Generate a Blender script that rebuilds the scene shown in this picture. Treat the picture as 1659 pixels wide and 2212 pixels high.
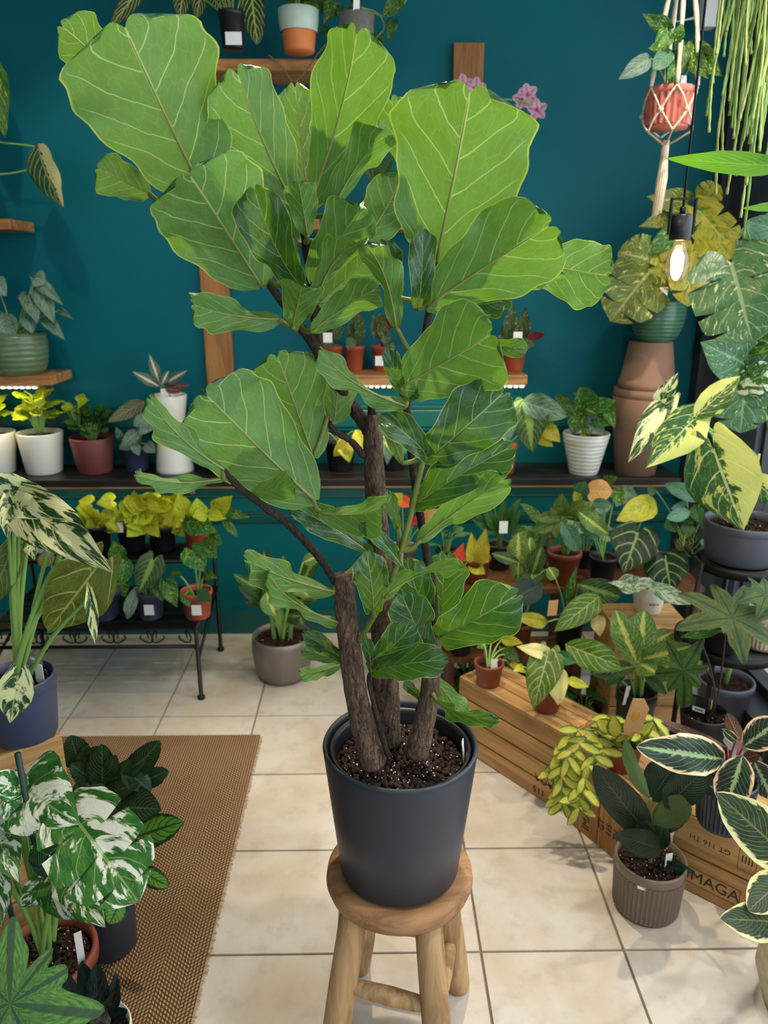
import bpy, bmesh, math, random
from mathutils import Vector, Matrix
for o in list(bpy.data.objects): bpy.data.objects.remove(o)
S = bpy.context.scene; COL = S.collection
PI = math.pi; R = math.radians; rnd = random.Random(7)
V3 = lambda *a: Vector(a)

# ---------------------------------------------------------------- camera
CAM_H = 1.503; F = 1645.0; PITCH = R(17.35); YAW = R(0.85)
FW0 = V3(math.sin(YAW), math.cos(YAW), 0); RT = V3(math.cos(YAW), -math.sin(YAW), 0)
FW = FW0*math.cos(PITCH) + V3(0, 0, -math.sin(PITCH)); UP = FW0*math.sin(PITCH) + V3(0, 0, math.cos(PITCH))
CAM = V3(0, 0, CAM_H)
cd = bpy.data.cameras.new('camera'); cam = bpy.data.objects.new('camera', cd); COL.objects.link(cam)
cd.sensor_fit = 'VERTICAL'; cd.sensor_height = 24; cd.lens = 24*F/2212
cam.location = CAM; cam.rotation_euler = (PI/2-PITCH, 0, -YAW)
cd.dof.use_dof = True; cd.dof.focus_distance = 1.27; cd.dof.aperture_fstop = 3.4
cd.clip_start = 0.02
S.camera = cam
# ---------------------------------------------------------------- world, lights, exposure
S.view_settings.view_transform = 'Standard'; S.view_settings.look = 'None'
S.view_settings.gamma = 1; S.view_settings.use_curve_mapping = False
S.view_settings.exposure = -0.08
W = bpy.data.worlds.new('sky'); S.world = W; W.use_nodes = True
bg = W.node_tree.nodes['Background']; bg.inputs[0].default_value = (0.78, 0.89, 1.0, 1); bg.inputs[1].default_value = 1.0
def lamp(name, kind, loc, target, energy, color, **k):
    d = bpy.data.lights.new(name, kind); d.energy = energy; d.color = color
    for a, v in k.items(): setattr(d, a, v)
    o = bpy.data.objects.new(name, d); COL.objects.link(o); o.location = loc
    o.rotation_euler = (Vector(target)-Vector(loc)).to_track_quat('-Z', 'Y').to_euler()
    return o
WALL_Y = 3.05; WALL_R = 1.34; WALL_L = -2.6; FRONT_Y = -2.2; CEIL = 2.95
lamp('window_right_offscreen', 'AREA', (WALL_R+0.25, 0.75, 1.55), (-1.0, 1.15, 1.15), 72, (0.90, 0.96, 1.0), shape='RECTANGLE', size=3.6, size_y=2.3)
lamp('window_front_offscreen', 'AREA', (-0.4, FRONT_Y-0.2, 1.7), (-0.1, 2.0, 1.0), 19, (0.97, 0.985, 1.0), shape='RECTANGLE', size=3.4, size_y=2.3)
# ---------------------------------------------------------------- pixel to place helpers (1659 x 2212 frame)
def ray(px, py): return FW + RT*((px-829.5)/F) - UP*((py-1106)/F)
def at(px, py, D):
    d = ray(px, py); return CAM + d*(D/d.y)
def on(px, py, h):
    d = ray(px, py); return CAM + d*((h-CAM_H)/d.z)
def mpp(p): return (Vector(p)-CAM).dot(FW)/F            # metres per pixel at a place
# ---------------------------------------------------------------- objects
WM = {}
def put(o, parent=None, M=None):
    COL.objects.link(o); M = M or Matrix.Identity(4); WM[o.name] = M
    if parent is not None:
        o.parent = parent; o.matrix_basis = WM[parent.name].inverted() @ M
    else: o.matrix_basis = M
    return o
def tag(o, label, cat, group=None):
    o['label'] = label; o['category'] = cat
    if group: o['group'] = group
    return o
def thing(name, label, cat, loc=(0, 0, 0), rz=0, group=None):
    o = bpy.data.objects.new(name, None); o.empty_display_size = 0.05
    put(o, None, Matrix.Translation(Vector(loc)) @ Matrix.Rotation(rz, 4, 'Z')); return tag(o, label, cat, group)
class MB:
    def __init__(s): s.v = []; s.f = []; s.uv = []; s.mi = []; s.cur = 0
    def quad(s, idx, uv=None): s.f.append(tuple(idx)); s.uv.append(uv); s.mi.append(s.cur)
    def box(s, c, d, rz=0, taper=1.0, M=None):
        b = len(s.v); x, y, z = d[0]/2, d[1]/2, d[2]/2
        for k in (-1, 1):
            t = 1 if k < 0 else taper
            for (i, j) in ((-1, -1), (1, -1), (1, 1), (-1, 1)):
                p = Vector((i*x*t, j*y*t, k*z))
                if rz: p = Matrix.Rotation(rz, 3, 'Z') @ p
                if M: p = M @ p
                s.v.append(p+Vector(c))
        for q in ((3, 2, 1, 0), (4, 5, 6, 7), (0, 1, 5, 4), (1, 2, 6, 5), (2, 3, 7, 6), (3, 0, 4, 7)):
            s.quad([b+i for i in q], [(0, 0), (1, 0), (1, 1), (0, 1)])
        return s
    def tube(s, pts, rad, n=8, cap=True):
        pts = [Vector(p) for p in pts]; b = len(s.v); m = len(pts)
        if not isinstance(rad, (list, tuple)): rad = [rad]*m
        t0 = (pts[1]-pts[0]).normalized(); ref = V3(0, 0, 1) if abs(t0.z) < .9 else V3(1, 0, 0)
        nn = t0.cross(ref).normalized(); L = 0
        for i, p in enumerate(pts):
            t = (pts[min(i+1, m-1)]-pts[max(i-1, 0)]).normalized()
            nn = (nn - t*nn.dot(t)).normalized(); bb = t.cross(nn)
            for j in range(n):
                a = 2*PI*j/n; s.v.append(p+(nn*math.cos(a)+bb*math.sin(a))*rad[i])
        for i in range(m-1):
            L2 = L+(pts[i+1]-pts[i]).length
            for j in range(n):
                k = (j+1) % n
                s.quad((b+i*n+j, b+i*n+k, b+(i+1)*n+k, b+(i+1)*n+j), [(j/n, L), ((j+1)/n, L), ((j+1)/n, L2), (j/n, L2)])
            L = L2
        if cap:
            s.quad([b+j for j in range(n)][::-1]); s.quad([b+(m-1)*n+j for j in range(n)])
        return s
    def lathe(s, prof, c=(0, 0, 0), n=32, flute=0, nf=0, close=False, jit=0, seed=0):
        b = len(s.v); c = Vector(c); r_ = random.Random(seed); ph = [r_.uniform(0, 6) for _ in range(4)]
        for (r, z) in prof:
            for j in range(n):
                a = 2*PI*j/n; rr = r
                if jit: rr *= 1+jit*(math.sin(2*a+ph[0])+.5*math.sin(3*a+ph[1])+.3*math.sin(5*a+ph[2]))
                if nf: rr += flute*math.cos(a*nf)
                s.v.append(c+V3(rr*math.cos(a), rr*math.sin(a), z))
        for i in range(len(prof)-1):
            for j in range(n):
                k = (j+1) % n
                s.quad((b+i*n+j, b+i*n+k, b+(i+1)*n+k, b+(i+1)*n+j), [(j/n, i), ((j+1)/n, i), ((j+1)/n, i+1), (j/n, i+1)])
        if close:
            s.quad([b+j for j in range(n)][::-1]); s.quad([b+(len(prof)-1)*n+j for j in range(n)])
        return s
    def mesh(s, name, mats, smooth=True):
        me = bpy.data.meshes.new(name); me.from_pydata([tuple(v) for v in s.v], [], s.f)
        ul = me.uv_layers.new(name='UVMap'); li = 0
        for q, uv in zip(s.f, s.uv):
            for i in range(len(q)):
                ul.data[li].uv = uv[i] if uv else (0, 0); li += 1
        for m in (mats if isinstance(mats, (list, tuple)) else [mats]): me.materials.append(m)
        me.polygons.foreach_set('material_index', s.mi); me.polygons.foreach_set('use_smooth', [smooth]*len(s.f)); me.update()
        return me
    def obj(s, name, mat, parent=None, M=None, smooth=True, world=True, bevel=0):
        """vertices are in world places unless M is given; they are moved to the parent's own frame"""
        if M is None:
            M = WM[parent.name].copy() if parent is not None else Matrix.Identity(4)
            if parent is not None:
                I = M.inverted(); s.v = [I @ Vector(v) for v in s.v]
        o = bpy.data.objects.new(name, s.mesh(name, mat, smooth))
        if bevel:
            md = o.modifiers.new('bevel', 'BEVEL'); md.width = bevel; md.segments = 2; md.limit_method = 'ANGLE'
        return put(o, parent, M)
def struct(o): o['kind'] = 'structure'; return o
def spline(pts, k=5):
    pts = [Vector(p) for p in pts]; out = []
    for i in range(len(pts)-1):
        p0, p1, p2, p3 = pts[max(i-1, 0)], pts[i], pts[i+1], pts[min(i+2, len(pts)-1)]
        for j in range(k):
            t = j/k
            out.append(0.5*((2*p1)+(p2-p0)*t+(2*p0-5*p1+4*p2-p3)*t*t+(3*p1-p0-3*p2+p3)*t**3))
    out.append(pts[-1]); return out
def lerpl(a, n):
    """resample a radius list to n values"""
    out = []
    for i in range(n):
        x = i/(n-1)*(len(a)-1); j = min(int(x), len(a)-2); out.append(a[j]+(a[j+1]-a[j])*(x-j))
    return out
def text_mesh(body, size, mat, name, parent, M, extrude=0.0004, rot180=False):
    c = bpy.data.curves.new('lettering', 'FONT'); c.body = body; c.size = size; c.align_x = 'CENTER'; c.align_y = 'CENTER'; c.extrude = extrude
    t = bpy.data.objects.new('lettering_curve', c); COL.objects.link(t)
    dg = bpy.context.evaluated_depsgraph_get(); me = bpy.data.meshes.new_from_object(t.evaluated_get(dg))
    bpy.data.objects.remove(t); bpy.data.curves.remove(c); me.materials.clear(); me.materials.append(mat)
    return put(bpy.data.objects.new(name, me), parent, M)
# ---------------------------------------------------------------- node helpers
def srgb(r, g, b):
    f = lambda c: (c/255/12.92) if c <= 10 else ((c/255+.055)/1.055)**2.4
    return (f(r), f(g), f(b), 1)
class NT:
    def __init__(s, name):
        s.m = bpy.data.materials.new(name); s.m.use_nodes = True; s.t = s.m.node_tree; s.n = s.t.nodes; s.l = s.t.links
        s.n.clear(); s.out = s.n.new('ShaderNodeOutputMaterial')
    def _in(s, sock, v):
        if isinstance(v, bpy.types.NodeSocket): s.l.new(v, sock)
        elif v is not None: sock.default_value = v
    def add(s, typ, **k):
        n = s.n.new(typ)
        for a, v in k.items(): setattr(n, a, v)
        return n
    def M(s, op, a, b=None, c=None, clamp=False):
        n = s.add('ShaderNodeMath', operation=op, use_clamp=clamp); s._in(n.inputs[0], a); s._in(n.inputs[1], b); s._in(n.inputs[2], c); return n.outputs[0]
    def sm(s, x, lo, hi):
        n = s.add('ShaderNodeMapRange', interpolation_type='SMOOTHSTEP'); s._in(n.inputs[0], x); s._in(n.inputs[1], lo); s._in(n.inputs[2], hi); return n.outputs[0]
    def mix(s, f, a, b, typ='MIX'):
        n = s.add('ShaderNodeMix', data_type='RGBA', blend_type=typ); s._in(n.inputs[0], f); s._in(n.inputs[6], a); s._in(n.inputs[7], b); return n.outputs[2]
    def noise(s, vec, scale, detail=3, rough=.5, dist=0):
        n = s.add('ShaderNodeTexNoise'); s._in(n.inputs['Vector'], vec); s._in(n.inputs['Scale'], scale); n.inputs['Detail'].default_value = detail
        n.inputs['Roughness'].default_value = rough; n.inputs['Distortion'].default_value = dist; return n.outputs[0]
    def comb(s, x, y, z):
        n = s.add('ShaderNodeCombineXYZ'); s._in(n.inputs[0], x); s._in(n.inputs[1], y); s._in(n.inputs[2], z); return n.outputs[0]
    def sep(s, v):
        n = s.add('ShaderNodeSeparateXYZ'); s._in(n.inputs[0], v); return n.outputs
    def coord(s, w='Object'): return s.add('ShaderNodeTexCoord').outputs[w]
    def mapv(s, v, sc=(1, 1, 1), rot=(0, 0, 0), loc=(0, 0, 0)):
        n = s.add('ShaderNodeMapping'); s._in(n.inputs[0], v); n.inputs[3].default_value = sc; n.inputs[2].default_value = rot; n.inputs[1].default_value = loc; return n.outputs[0]
    def rand(s): return s.add('ShaderNodeObjectInfo').outputs['Random']
    def bump(s, h, strength=.3, dist=.01):
        n = s.add('ShaderNodeBump'); s._in(n.inputs['Height'], h); n.inputs['Strength'].default_value = strength; n.inputs['Distance'].default_value = dist; return n.outputs[0]
    def pbsdf(s, col, rough=.5, metal=0, spec=.5, normal=None, **k):
        n = s.add('ShaderNodeBsdfPrincipled'); s._in(n.inputs['Base Color'], col); s._in(n.inputs['Roughness'], rough); s._in(n.inputs['Metallic'], metal)
        s._in(n.inputs['Specular IOR Level'], spec)
        if normal is not None: s._in(n.inputs['Normal'], normal)
        for a, v in k.items(): s._in(n.inputs[a.replace('_', ' ')], v)
        return n.outputs[0]
    def done(s, sh): s.l.new(sh, s.out.inputs[0]); return s.m
MATS = {}
def plain(name, col, rough=.5, metal=0, var=.12, scale=30, bump=.1, spec=.5, coat=0):
    """one-colour material with faint mottling and relief"""
    if name in MATS: return MATS[name]
    t = NT(name); c = t.coord(); n = t.noise(c, scale, 4)
    dark = tuple(x*(1-var) for x in col[:3])+(1,); lite = tuple(min(1, x*(1+var)) for x in col[:3])+(1,)
    k = {'Coat_Weight': coat, 'Coat_Roughness': .15} if coat else {}
    MATS[name] = t.done(t.pbsdf(t.mix(n, dark, lite), rough, metal, spec, t.bump(n, bump, .003), **k)); return MATS[name]
def emis(name, col, strength):
    t = NT(name); e = t.add('ShaderNodeEmission'); e.inputs[0].default_value = col; e.inputs[1].default_value = strength; return t.done(e.outputs[0])
def wood(name, c1, c2, scale=6, rough=.6, axis=0, grain=14, bump=.25, knots=True):
    if name in MATS: return MATS[name]
    t = NT(name); c = t.coord(); r = t.rand()
    sc = [grain, grain, grain]; sc[axis] = grain*.09
    off = t.add('ShaderNodeVectorMath', operation='ADD'); t._in(off.inputs[0], c); t._in(off.inputs[1], t.comb(t.M('MULTIPLY', r, 7.), t.M('MULTIPLY', r, 3.), t.M('MULTIPLY', r, 5.)))
    v = t.mapv(off.outputs[0], sc); n1 = t.noise(v, scale*.5, 6, .62, .8); n2 = t.noise(off.outputs[0], 9, 3)
    ring = t.M('PINGPONG', t.M('MULTIPLY', n1, 5.), 1.0)
    f = t.M('ADD', t.M('MULTIPLY', ring, .45), t.M('MULTIPLY', n1, .55))
    col = t.mix(f, c1, c2); col = t.mix(t.M('MULTIPLY', t.sm(n2, .55, .8), .35), col, tuple(x*.55 for x in c1[:3])+(1,))
    hv = t.add('ShaderNodeHueSaturation'); t._in(hv.inputs['Value'], t.M('ADD', t.M('MULTIPLY', r, .3), .85)); t._in(hv.inputs['Color'], col)
    MATS[name] = t.done(t.pbsdf(hv.outputs[0], rough, 0, .35, t.bump(f, bump, .002))); return MATS[name]
# ---------------------------------------------------------------- leaves: shape
PROF = {
 'fig': [(0, .16), (.03, .34), (.09, .50), (.20, .64), (.34, .76), (.50, .88), (.64, .97), (.75, 1.0), (.85, .95), (.925, .79), (.97, .56), (1, .30)],
 'ovate': [(0, .12), (.06, .48), (.15, .8), (.3, 1), (.5, .95), (.7, .68), (.85, .36), (.95, .12), (1, 0)],
 'elliptic': [(0, .04), (.06, .35), (.2, .78), (.42, 1), (.62, .98), (.8, .74), (.92, .42), (.98, .16), (1, 0)],
 'lance': [(0, .05), (.1, .4), (.3, .88), (.45, 1), (.65, .82), (.85, .4), (.95, .14), (1, 0)],
 'heart': [(0, .62), (.06, .84), (.16, 1), (.34, .98), (.52, .8), (.7, .53), (.85, .27), (.95, .09), (1, 0)],
 'arrow': [(0, .55), (.08, .74), (.18, .92), (.32, 1), (.5, .88), (.68, .6), (.84, .3), (.95, .1), (1, 0)],
 'monstera': [(0, .6), (.06, .85), (.18, 1), (.4, 1), (.6, .9), (.75, .7), (.88, .42), (.96, .15), (1, 0)],
 'round': [(0, .3), (.07, .62), (.2, .92), (.4, 1), (.6, .95), (.78, .74), (.9, .48), (.97, .22), (1, 0)],
 'spoon': [(0, .08), (.15, .3), (.35, .62), (.6, 1), (.78, .95), (.9, .66), (.97, .32), (1, 0)],
}
LOBE = {'heart': .27, 'arrow': .40, 'monstera': .24, 'fig': .035, 'ovate': .03}
def prof(kind, v):
    P = PROF[kind]
    for (a, x), (b, y) in zip(P, P[1:]):
        if v <= b:
            t = (v-a)/(b-a); return x+(y-x)*t
    return P[-1][1]
LCACHE = {}
def leaf_mesh(kind, mat, bend=.4, fold=.15, wave=.03, seed=0, twist=0, nv=16, nu=10, wr=.6):
    """unit-length leaf, base at the origin, tip at (0,1,0), top side +Z; wr = whole width / length"""
    key = (kind, mat.name, round(bend, 2), round(fold, 2), round(wave, 3), seed, round(twist, 2), nv, round(wr, 2))
    if key in LCACHE: return LCACHE[key]
    r_ = random.Random(seed*31+7); ph = [r_.uniform(0, 6.3) for _ in range(8)]
    cuts = kind == 'monstera'
    if cuts: nv = 56
    N = 40; c = [(0.0, 0.0)]
    for i in range(N):
        a = bend*(.5-((i+.5)/N)**1.15); c.append((c[-1][0]+math.cos(a)/N, c[-1][1]+math.sin(a)/N))
    Lc = math.hypot(*c[-1]); ca, sa = c[-1][0]/Lc, c[-1][1]/Lc
    c = [((x*ca+y*sa)/Lc, (-x*sa+y*ca)/Lc) for x, y in c]
    m = MB(); lobe = LOBE.get(kind, 0); CUT = {}
    for j in range(nv+1):
        v = j/nv
        if not cuts: v = v*.35+.65*(.5-.5*math.cos(PI*v))
        i = min(int(v*N), N-1); t = v*N-i
        y0 = c[i][0]+(c[i+1][0]-c[i][0])*t; z0 = c[i][1]+(c[i+1][1]-c[i][1])*t
        ty, tz = c[i+1][0]-c[i][0], c[i+1][1]-c[i][1]; q = math.hypot(ty, tz); ty, tz = ty/q, tz/q
        for k in range(nu+1):
            u = -1+2*k/nu; a = abs(u); s = 1 if u > 0 else -1
            w = prof(kind, v)*wr/2*(1+.05*math.sin(7*v+ph[0]+s))
            if kind == 'fig': w *= 1+(.045*math.sin(14*v+ph[1]*s)+.03*math.sin(26*v+ph[4]*s))*(v > .12)
            cutf = 0
            if cuts and v > .10:
                e = abs(((v*3.7+.13*s+.20) % 1)-.5)*2
                cut = max(0, min(1, (e-.80)/.10)) if v < .93 else 0
                cutf = cut*(.76-.24*v); w *= 1-cutf
            if cuts: CUT[(j, k)] = 1-cutf
            x = u*w; dy = 0
            if lobe: dy -= lobe*(math.sin(PI*min(1, a*.86))**.8)*max(0, 1-v/.45)**2*(.75 if kind == 'arrow' else 1)
            if kind == 'fig': dy -= .055*a*a*v**6 - .03*math.sin(PI*a)*v**6+.045*(1-a)**2*v**10; dy += .09*a*(v*(1-v))
            if cuts: dy += .20*a*v*(1-v)*2
            fl = fold*(1-.35*v); h = a*w*math.sin(fl)
            h += wave*(a**2.2)*math.sin(9*v+ph[2]+(1.7 if s > 0 else 0))*(.35+.65*math.sin(PI*min(1, v+.08)))
            h += wave*.45*(a**3)*math.sin(19*v+ph[3]*s)
            h -= .12*w*a*a*math.sin(PI*v)
            if kind == 'fig': h += .007*math.sin(PI*a)*math.sin(2*PI*5.5*(v-.42*a**1.25)+1)*min(1, v*4)
            x *= math.cos(fl); tw = twist*v
            X, Hh = x*math.cos(tw)-h*math.sin(tw), x*math.sin(tw)+h*math.cos(tw)
            m.v.append(V3(X, y0+ty*dy-tz*Hh, z0+tz*dy+ty*Hh))
    for j in range(nv):
        for k in range(nu):
            b = j*(nu+1)+k
            if k == 0: m.uvrow = 0
            def uvv(kk, jj):
                v = jj/nv
                if not cuts: v = v*.35+.65*(.5-.5*math.cos(PI*v))
                return (.5+(kk/nu-.5)*CUT.get((jj, kk), 1), v)
            m.quad((b, b+1, b+nu+2, b+nu+1), [uvv(k, j), uvv(k+1, j), uvv(k+1, j+1), uvv(k, j+1)])
    me = m.mesh('leaf_'+kind, mat); LCACHE[key] = me; me['curve'] = [q for p in c for q in p]; return me
def star_mesh(mat, lobes, bend=.3, wave=.03, seed=0, base=.24):
    """palmately lobed leaf; lobes = [(angle from +Y in degrees, length, half width in degrees)]"""
    m = MB(); n = 120; rings = 7; r_ = random.Random(seed); ph = r_.uniform(0, 6)
    for i in range(rings+1):
        f = i/rings
        for j in range(n):
            th = -PI+2*PI*j/n; r = base; best = 9
            for (a, L, w) in lobes:
                d = (math.degrees(th)-a+180) % 360-180
                r = max(r, L*math.exp(-(abs(d)/w)**1.6)+base*.55); best = min(best, abs(d)/w)
            r *= 1+.06*math.sin(th*17+ph)*f; x, y = math.sin(th)*r*f, math.cos(th)*r*f
            m.v.append(V3(x, y, -bend*(x*x+y*y)+wave*math.sin(th*5+ph)*f*f))
    def uvof(i, j):
        th = -PI+2*PI*j/n; best = 1
        for (a, L, w) in lobes: best = min(best, abs((math.degrees(th)-a+180) % 360-180)/w*.6*(i/rings+.15))
        return (.5+min(.5, best*.5), i/rings)
    for i in range(rings):
        for j in range(n):
            k = (j+1) % n
            m.quad((i*n+j, (i+1)*n+j, (i+1)*n+k, i*n+k), [uvof(i, j), uvof(i+1, j), uvof(i+1, j+1), uvof(i, j+1)])
    return m.mesh('leaf_lobed', mat)
# ---------------------------------------------------------------- leaves: material
def leaf_mat(name, top, top2=None, back=None, vein=None, nvein=7, vs=.6, vw=.10, midw=.05, center=None, cw=.3, margin=None, mw=.2,
             patch=None, pth=.5, psc=5., patch2=None, bvs=.75, half=None, spots=None, ssc=14., trans=.28, net_=.22, spec=.32, coat=0, tcol=None, edge=None, rough=.38, bump=.35, hair=0, nsc=6., slope=.35):
    t = NT('leaf_'+name); uv = t.coord('UV'); U, V, _ = t.sep(uv); r = t.rand()
    s = t.M('SUBTRACT', t.M('MULTIPLY', U, 2.), 1.); a = t.M('ABSOLUTE', s)
    oc = t.coord('Object'); rv = t.M('MULTIPLY', r, 37.)
    nz = t.noise(t.comb(s, t.M('MULTIPLY', V, 2.), rv), nsc*.6, 4)
    lat = t.M('SUBTRACT', V, t.M('MULTIPLY', t.M('POWER', a, 1.25), slope))
    side = t.M('MULTIPLY', t.M('SIGN', s), .5)
    lt = t.M('MULTIPLY', t.M('ADD', lat, t.M('MULTIPLY', t.M('SUBTRACT', nz, .5), .05)), float(nvein))
    lt = t.M('ADD', lt, t.M('MULTIPLY', side, .45)); fr = t.M('ABSOLUTE', t.M('SUBTRACT', t.M('FRACT', lt), .5))
    latv = t.M('SUBTRACT', 1.0, t.sm(fr, vw*.35, vw)); latv = t.M('MULTIPLY', latv, t.M('SUBTRACT', 1.0, t.sm(a, .80, .97)))
    mid = t.M('SUBTRACT', 1.0, t.sm(a, midw*.55, midw))
    vo = t.add('ShaderNodeTexVoronoi', feature='DISTANCE_TO_EDGE'); t._in(vo.inputs['Vector'], t.comb(t.M('MULTIPLY', s, 1.2), t.M('MULTIPLY', lat, 2.2), rv)); vo.inputs['Scale'].default_value = nvein*1.1
    net = t.M('MULTIPLY', t.M('SUBTRACT', 1.0, t.sm(vo.outputs[0], .0, .06)), net_)
    vm = t.M('MAXIMUM', t.M('MAXIMUM', latv, mid), net)
    top2 = top2 or tuple(x*.65 for x in top[:3])+(1,)
    col = t.mix(t.sm(nz, .3, .7), top, top2)
    sv = t.comb(t.M('MULTIPLY', lat, 3.2), t.M('ADD', t.M('MULTIPLY', s, .9), 3.), rv)
    if center:
        cm = t.M('SUBTRACT', 1.0, t.sm(t.M('ADD', a, t.M('MULTIPLY', t.M('SUBTRACT', t.noise(sv, 7., 3), .5), .5)), cw*.5, cw)); col = t.mix(cm, col, center)
    if patch:
        pn = t.noise(sv, psc, 5, .62, .4); pm = t.sm(pn, pth-.03, pth+.03); col = t.mix(pm, col, patch)
        if patch2: col = t.mix(t.sm(t.noise(sv, psc*2.2, 4, .6), .56, .6), col, patch2)
    if half:
        hm = t.sm(t.M('ADD', s, t.M('MULTIPLY', t.M('SUBTRACT', t.noise(sv, 3.5, 5, .65), .5), 1.5)), -.25, -.10); col = t.mix(hm, half, col)
    if spots:
        vv = t.add('ShaderNodeTexVoronoi'); t._in(vv.inputs['Vector'], t.comb(t.M('MULTIPLY', s, .5), V, rv)); vv.inputs['Scale'].default_value = ssc
        col = t.mix(t.M('SUBTRACT', 1.0, t.sm(vv.outputs[0], .14, .22)), col, spots)
    if margin:
        mm = t.sm(t.M('ADD', a, t.M('MULTIPLY', t.M('SUBTRACT', t.noise(sv, 4., 4, .6), .5), .7)), 1-mw-.05, 1-mw+.05); col = t.mix(mm, col, margin)
    if vein: col = t.mix(t.M('MULTIPLY', vm, vs), col, vein)
    if edge: col = t.mix(t.sm(a, .965, .985), col, edge)
    hv = t.add('ShaderNodeHueSaturation'); t._in(hv.inputs['Value'], t.M('ADD', t.M('MULTIPLY', r, .3), .86)); t._in(hv.inputs['Hue'], t.M('ADD', t.M('MULTIPLY', r, .03), .485)); t._in(hv.inputs['Color'], col); col = hv.outputs[0]
    bf = t.add('ShaderNodeNewGeometry').outputs['Backfacing']
    if back:
        bcol = t.mix(t.M('MULTIPLY', vm, bvs), t.mix(t.sm(nz, .3, .7), back, tuple(x*.82 for x in back[:3])+(1,)), vein or back)
        if edge: bcol = t.mix(t.sm(a, .965, .985), bcol, edge)
        col = t.mix(bf, col, bcol)
    rg = t.mix(bf, (rough, rough, rough, 1), (min(.75, rough+.22),)*3+(1,))
    hh = t.M('ADD', t.M('MULTIPLY', vm, -.6), t.M('MULTIPLY', t.noise(t.comb(s, t.M('MULTIPLY', V, 2.), rv), 9., 3), .5))
    p = t.pbsdf(col, rg, 0, spec, t.bump(hh, bump, .004))
    if coat: t._in(p.node.inputs['Coat Weight'], t.M('MULTIPLY', t.M('SUBTRACT', 1.0, bf), coat)); p.node.inputs['Coat Roughness'].default_value = .14
    if hair: t._in(p.node.inputs['Sheen Weight'], hair)
    tr = t.add('ShaderNodeBsdfTranslucent'); tc = t.mix(1.0, col, tcol or (1, 1, 1, 1), 'MULTIPLY') if tcol is None else t.mix(.55, col, tcol)
    t._in(tr.inputs[0], tc); mx = t.add('ShaderNodeMixShader'); mx.inputs[0].default_value = trans
    t.l.new(p, mx.inputs[1]); t.l.new(tr.outputs[0], mx.inputs[2]); return t.done(mx.outputs[0])
# ---------------------------------------------------------------- leaves: placing
def frame(base, tip, side='t', roll=0.0, face=None):
    y = (tip-base).normalized(); mid = (base+tip)/2
    n = Vector(face) if face is not None else (CAM-mid).normalized()
    n = n-y*n.dot(y)
    if n.length < 1e-4: n = V3(0, 0, 1)-y*y.z
    n.normalize()
    if side == 'u': n = -n
    if roll: n = Matrix.Rotation(R(roll), 3, y) @ n
    x = y.cross(n); return x, y, n
def leaf(root, sp, base, tip, width, side='t', roll=0, face=None, seed=None, mid=False, **k):
    base, tip = Vector(base), Vector(tip); L = (tip-base).length
    p = dict(SP[sp]); p.update({a: b for a, b in k.items() if b is not None})
    seed = rnd.randrange(5) if seed is None else seed
    wr = max(.12, round(width/L/.12)*.12) if not mid else width/L
    me = leaf_mesh(p['kind'], p['mat'], p.get('bend', .5), p.get('fold', .2), p.get('wave', .03), seed, p.get('twist', 0), p.get('nv', 14), p.get('nu', 8), wr)
    x, y, n = frame(base, tip, side, roll, face); sx = width/L/wr
    M = Matrix(((x.x*sx*L, y.x*L, n.x*L, base.x), (x.y*sx*L, y.y*L, n.y*L, base.y), (x.z*sx*L, y.z*L, n.z*L, base.z), (0, 0, 0, 1)))
    o = put(bpy.data.objects.new('leaf', me), root, M)
    if mid:                                             # a raised midrib of its own under the blade
        c = list(me['curve']); pts = [V3(0, c[2*i], c[2*i+1]-.004) for i in range(0, 41, 4)][:-1]
        b = MB(); b.tube(pts, lerpl([.011, .0095, .007, .0045, .002], len(pts)), 6); b.obj('midrib', MIDRIB, o, M @ Matrix.Scale(1, 4))
    return o
def stalk(root, a, b, r0, r1, mat, sag=.0, name='stem', n=5, up=None):
    a, b = Vector(a), Vector(b); m = (a+b)/2+V3(0, 0, sag)
    pts = spline([a, m, b], 3); MB().tube(pts, lerpl([r0, r1], len(pts)), n).obj(name, mat, root)
def L(root, sp, D, rows, src=None, sr=.003, smat=None, sag=.02):
    """rows: (base px, base py, tip px, tip py, width px, {options}); src = place the stalks rise from"""
    for row in rows:
        bx, by, tx, ty, w = row[:5]; k = dict(row[5]) if len(row) > 5 else {}
        d0 = k.pop('d', None) or (D+rnd.uniform(-.015, .015), D-.03+rnd.uniform(-.02, .02)); b = at(bx, by, d0[0]); t = at(tx, ty, d0[1])
        s2 = k.pop('src', src); kk = k.pop('sp', sp)
        leaf(root, kk, b, t, w*mpp((b+t)/2), **k)
        if s2 is not None: stalk(root, Vector(s2)+V3(rnd.uniform(-.01, .01), rnd.uniform(-.01, .01), -.01), b, sr, sr*.7, smat or STEM, sag)
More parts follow.
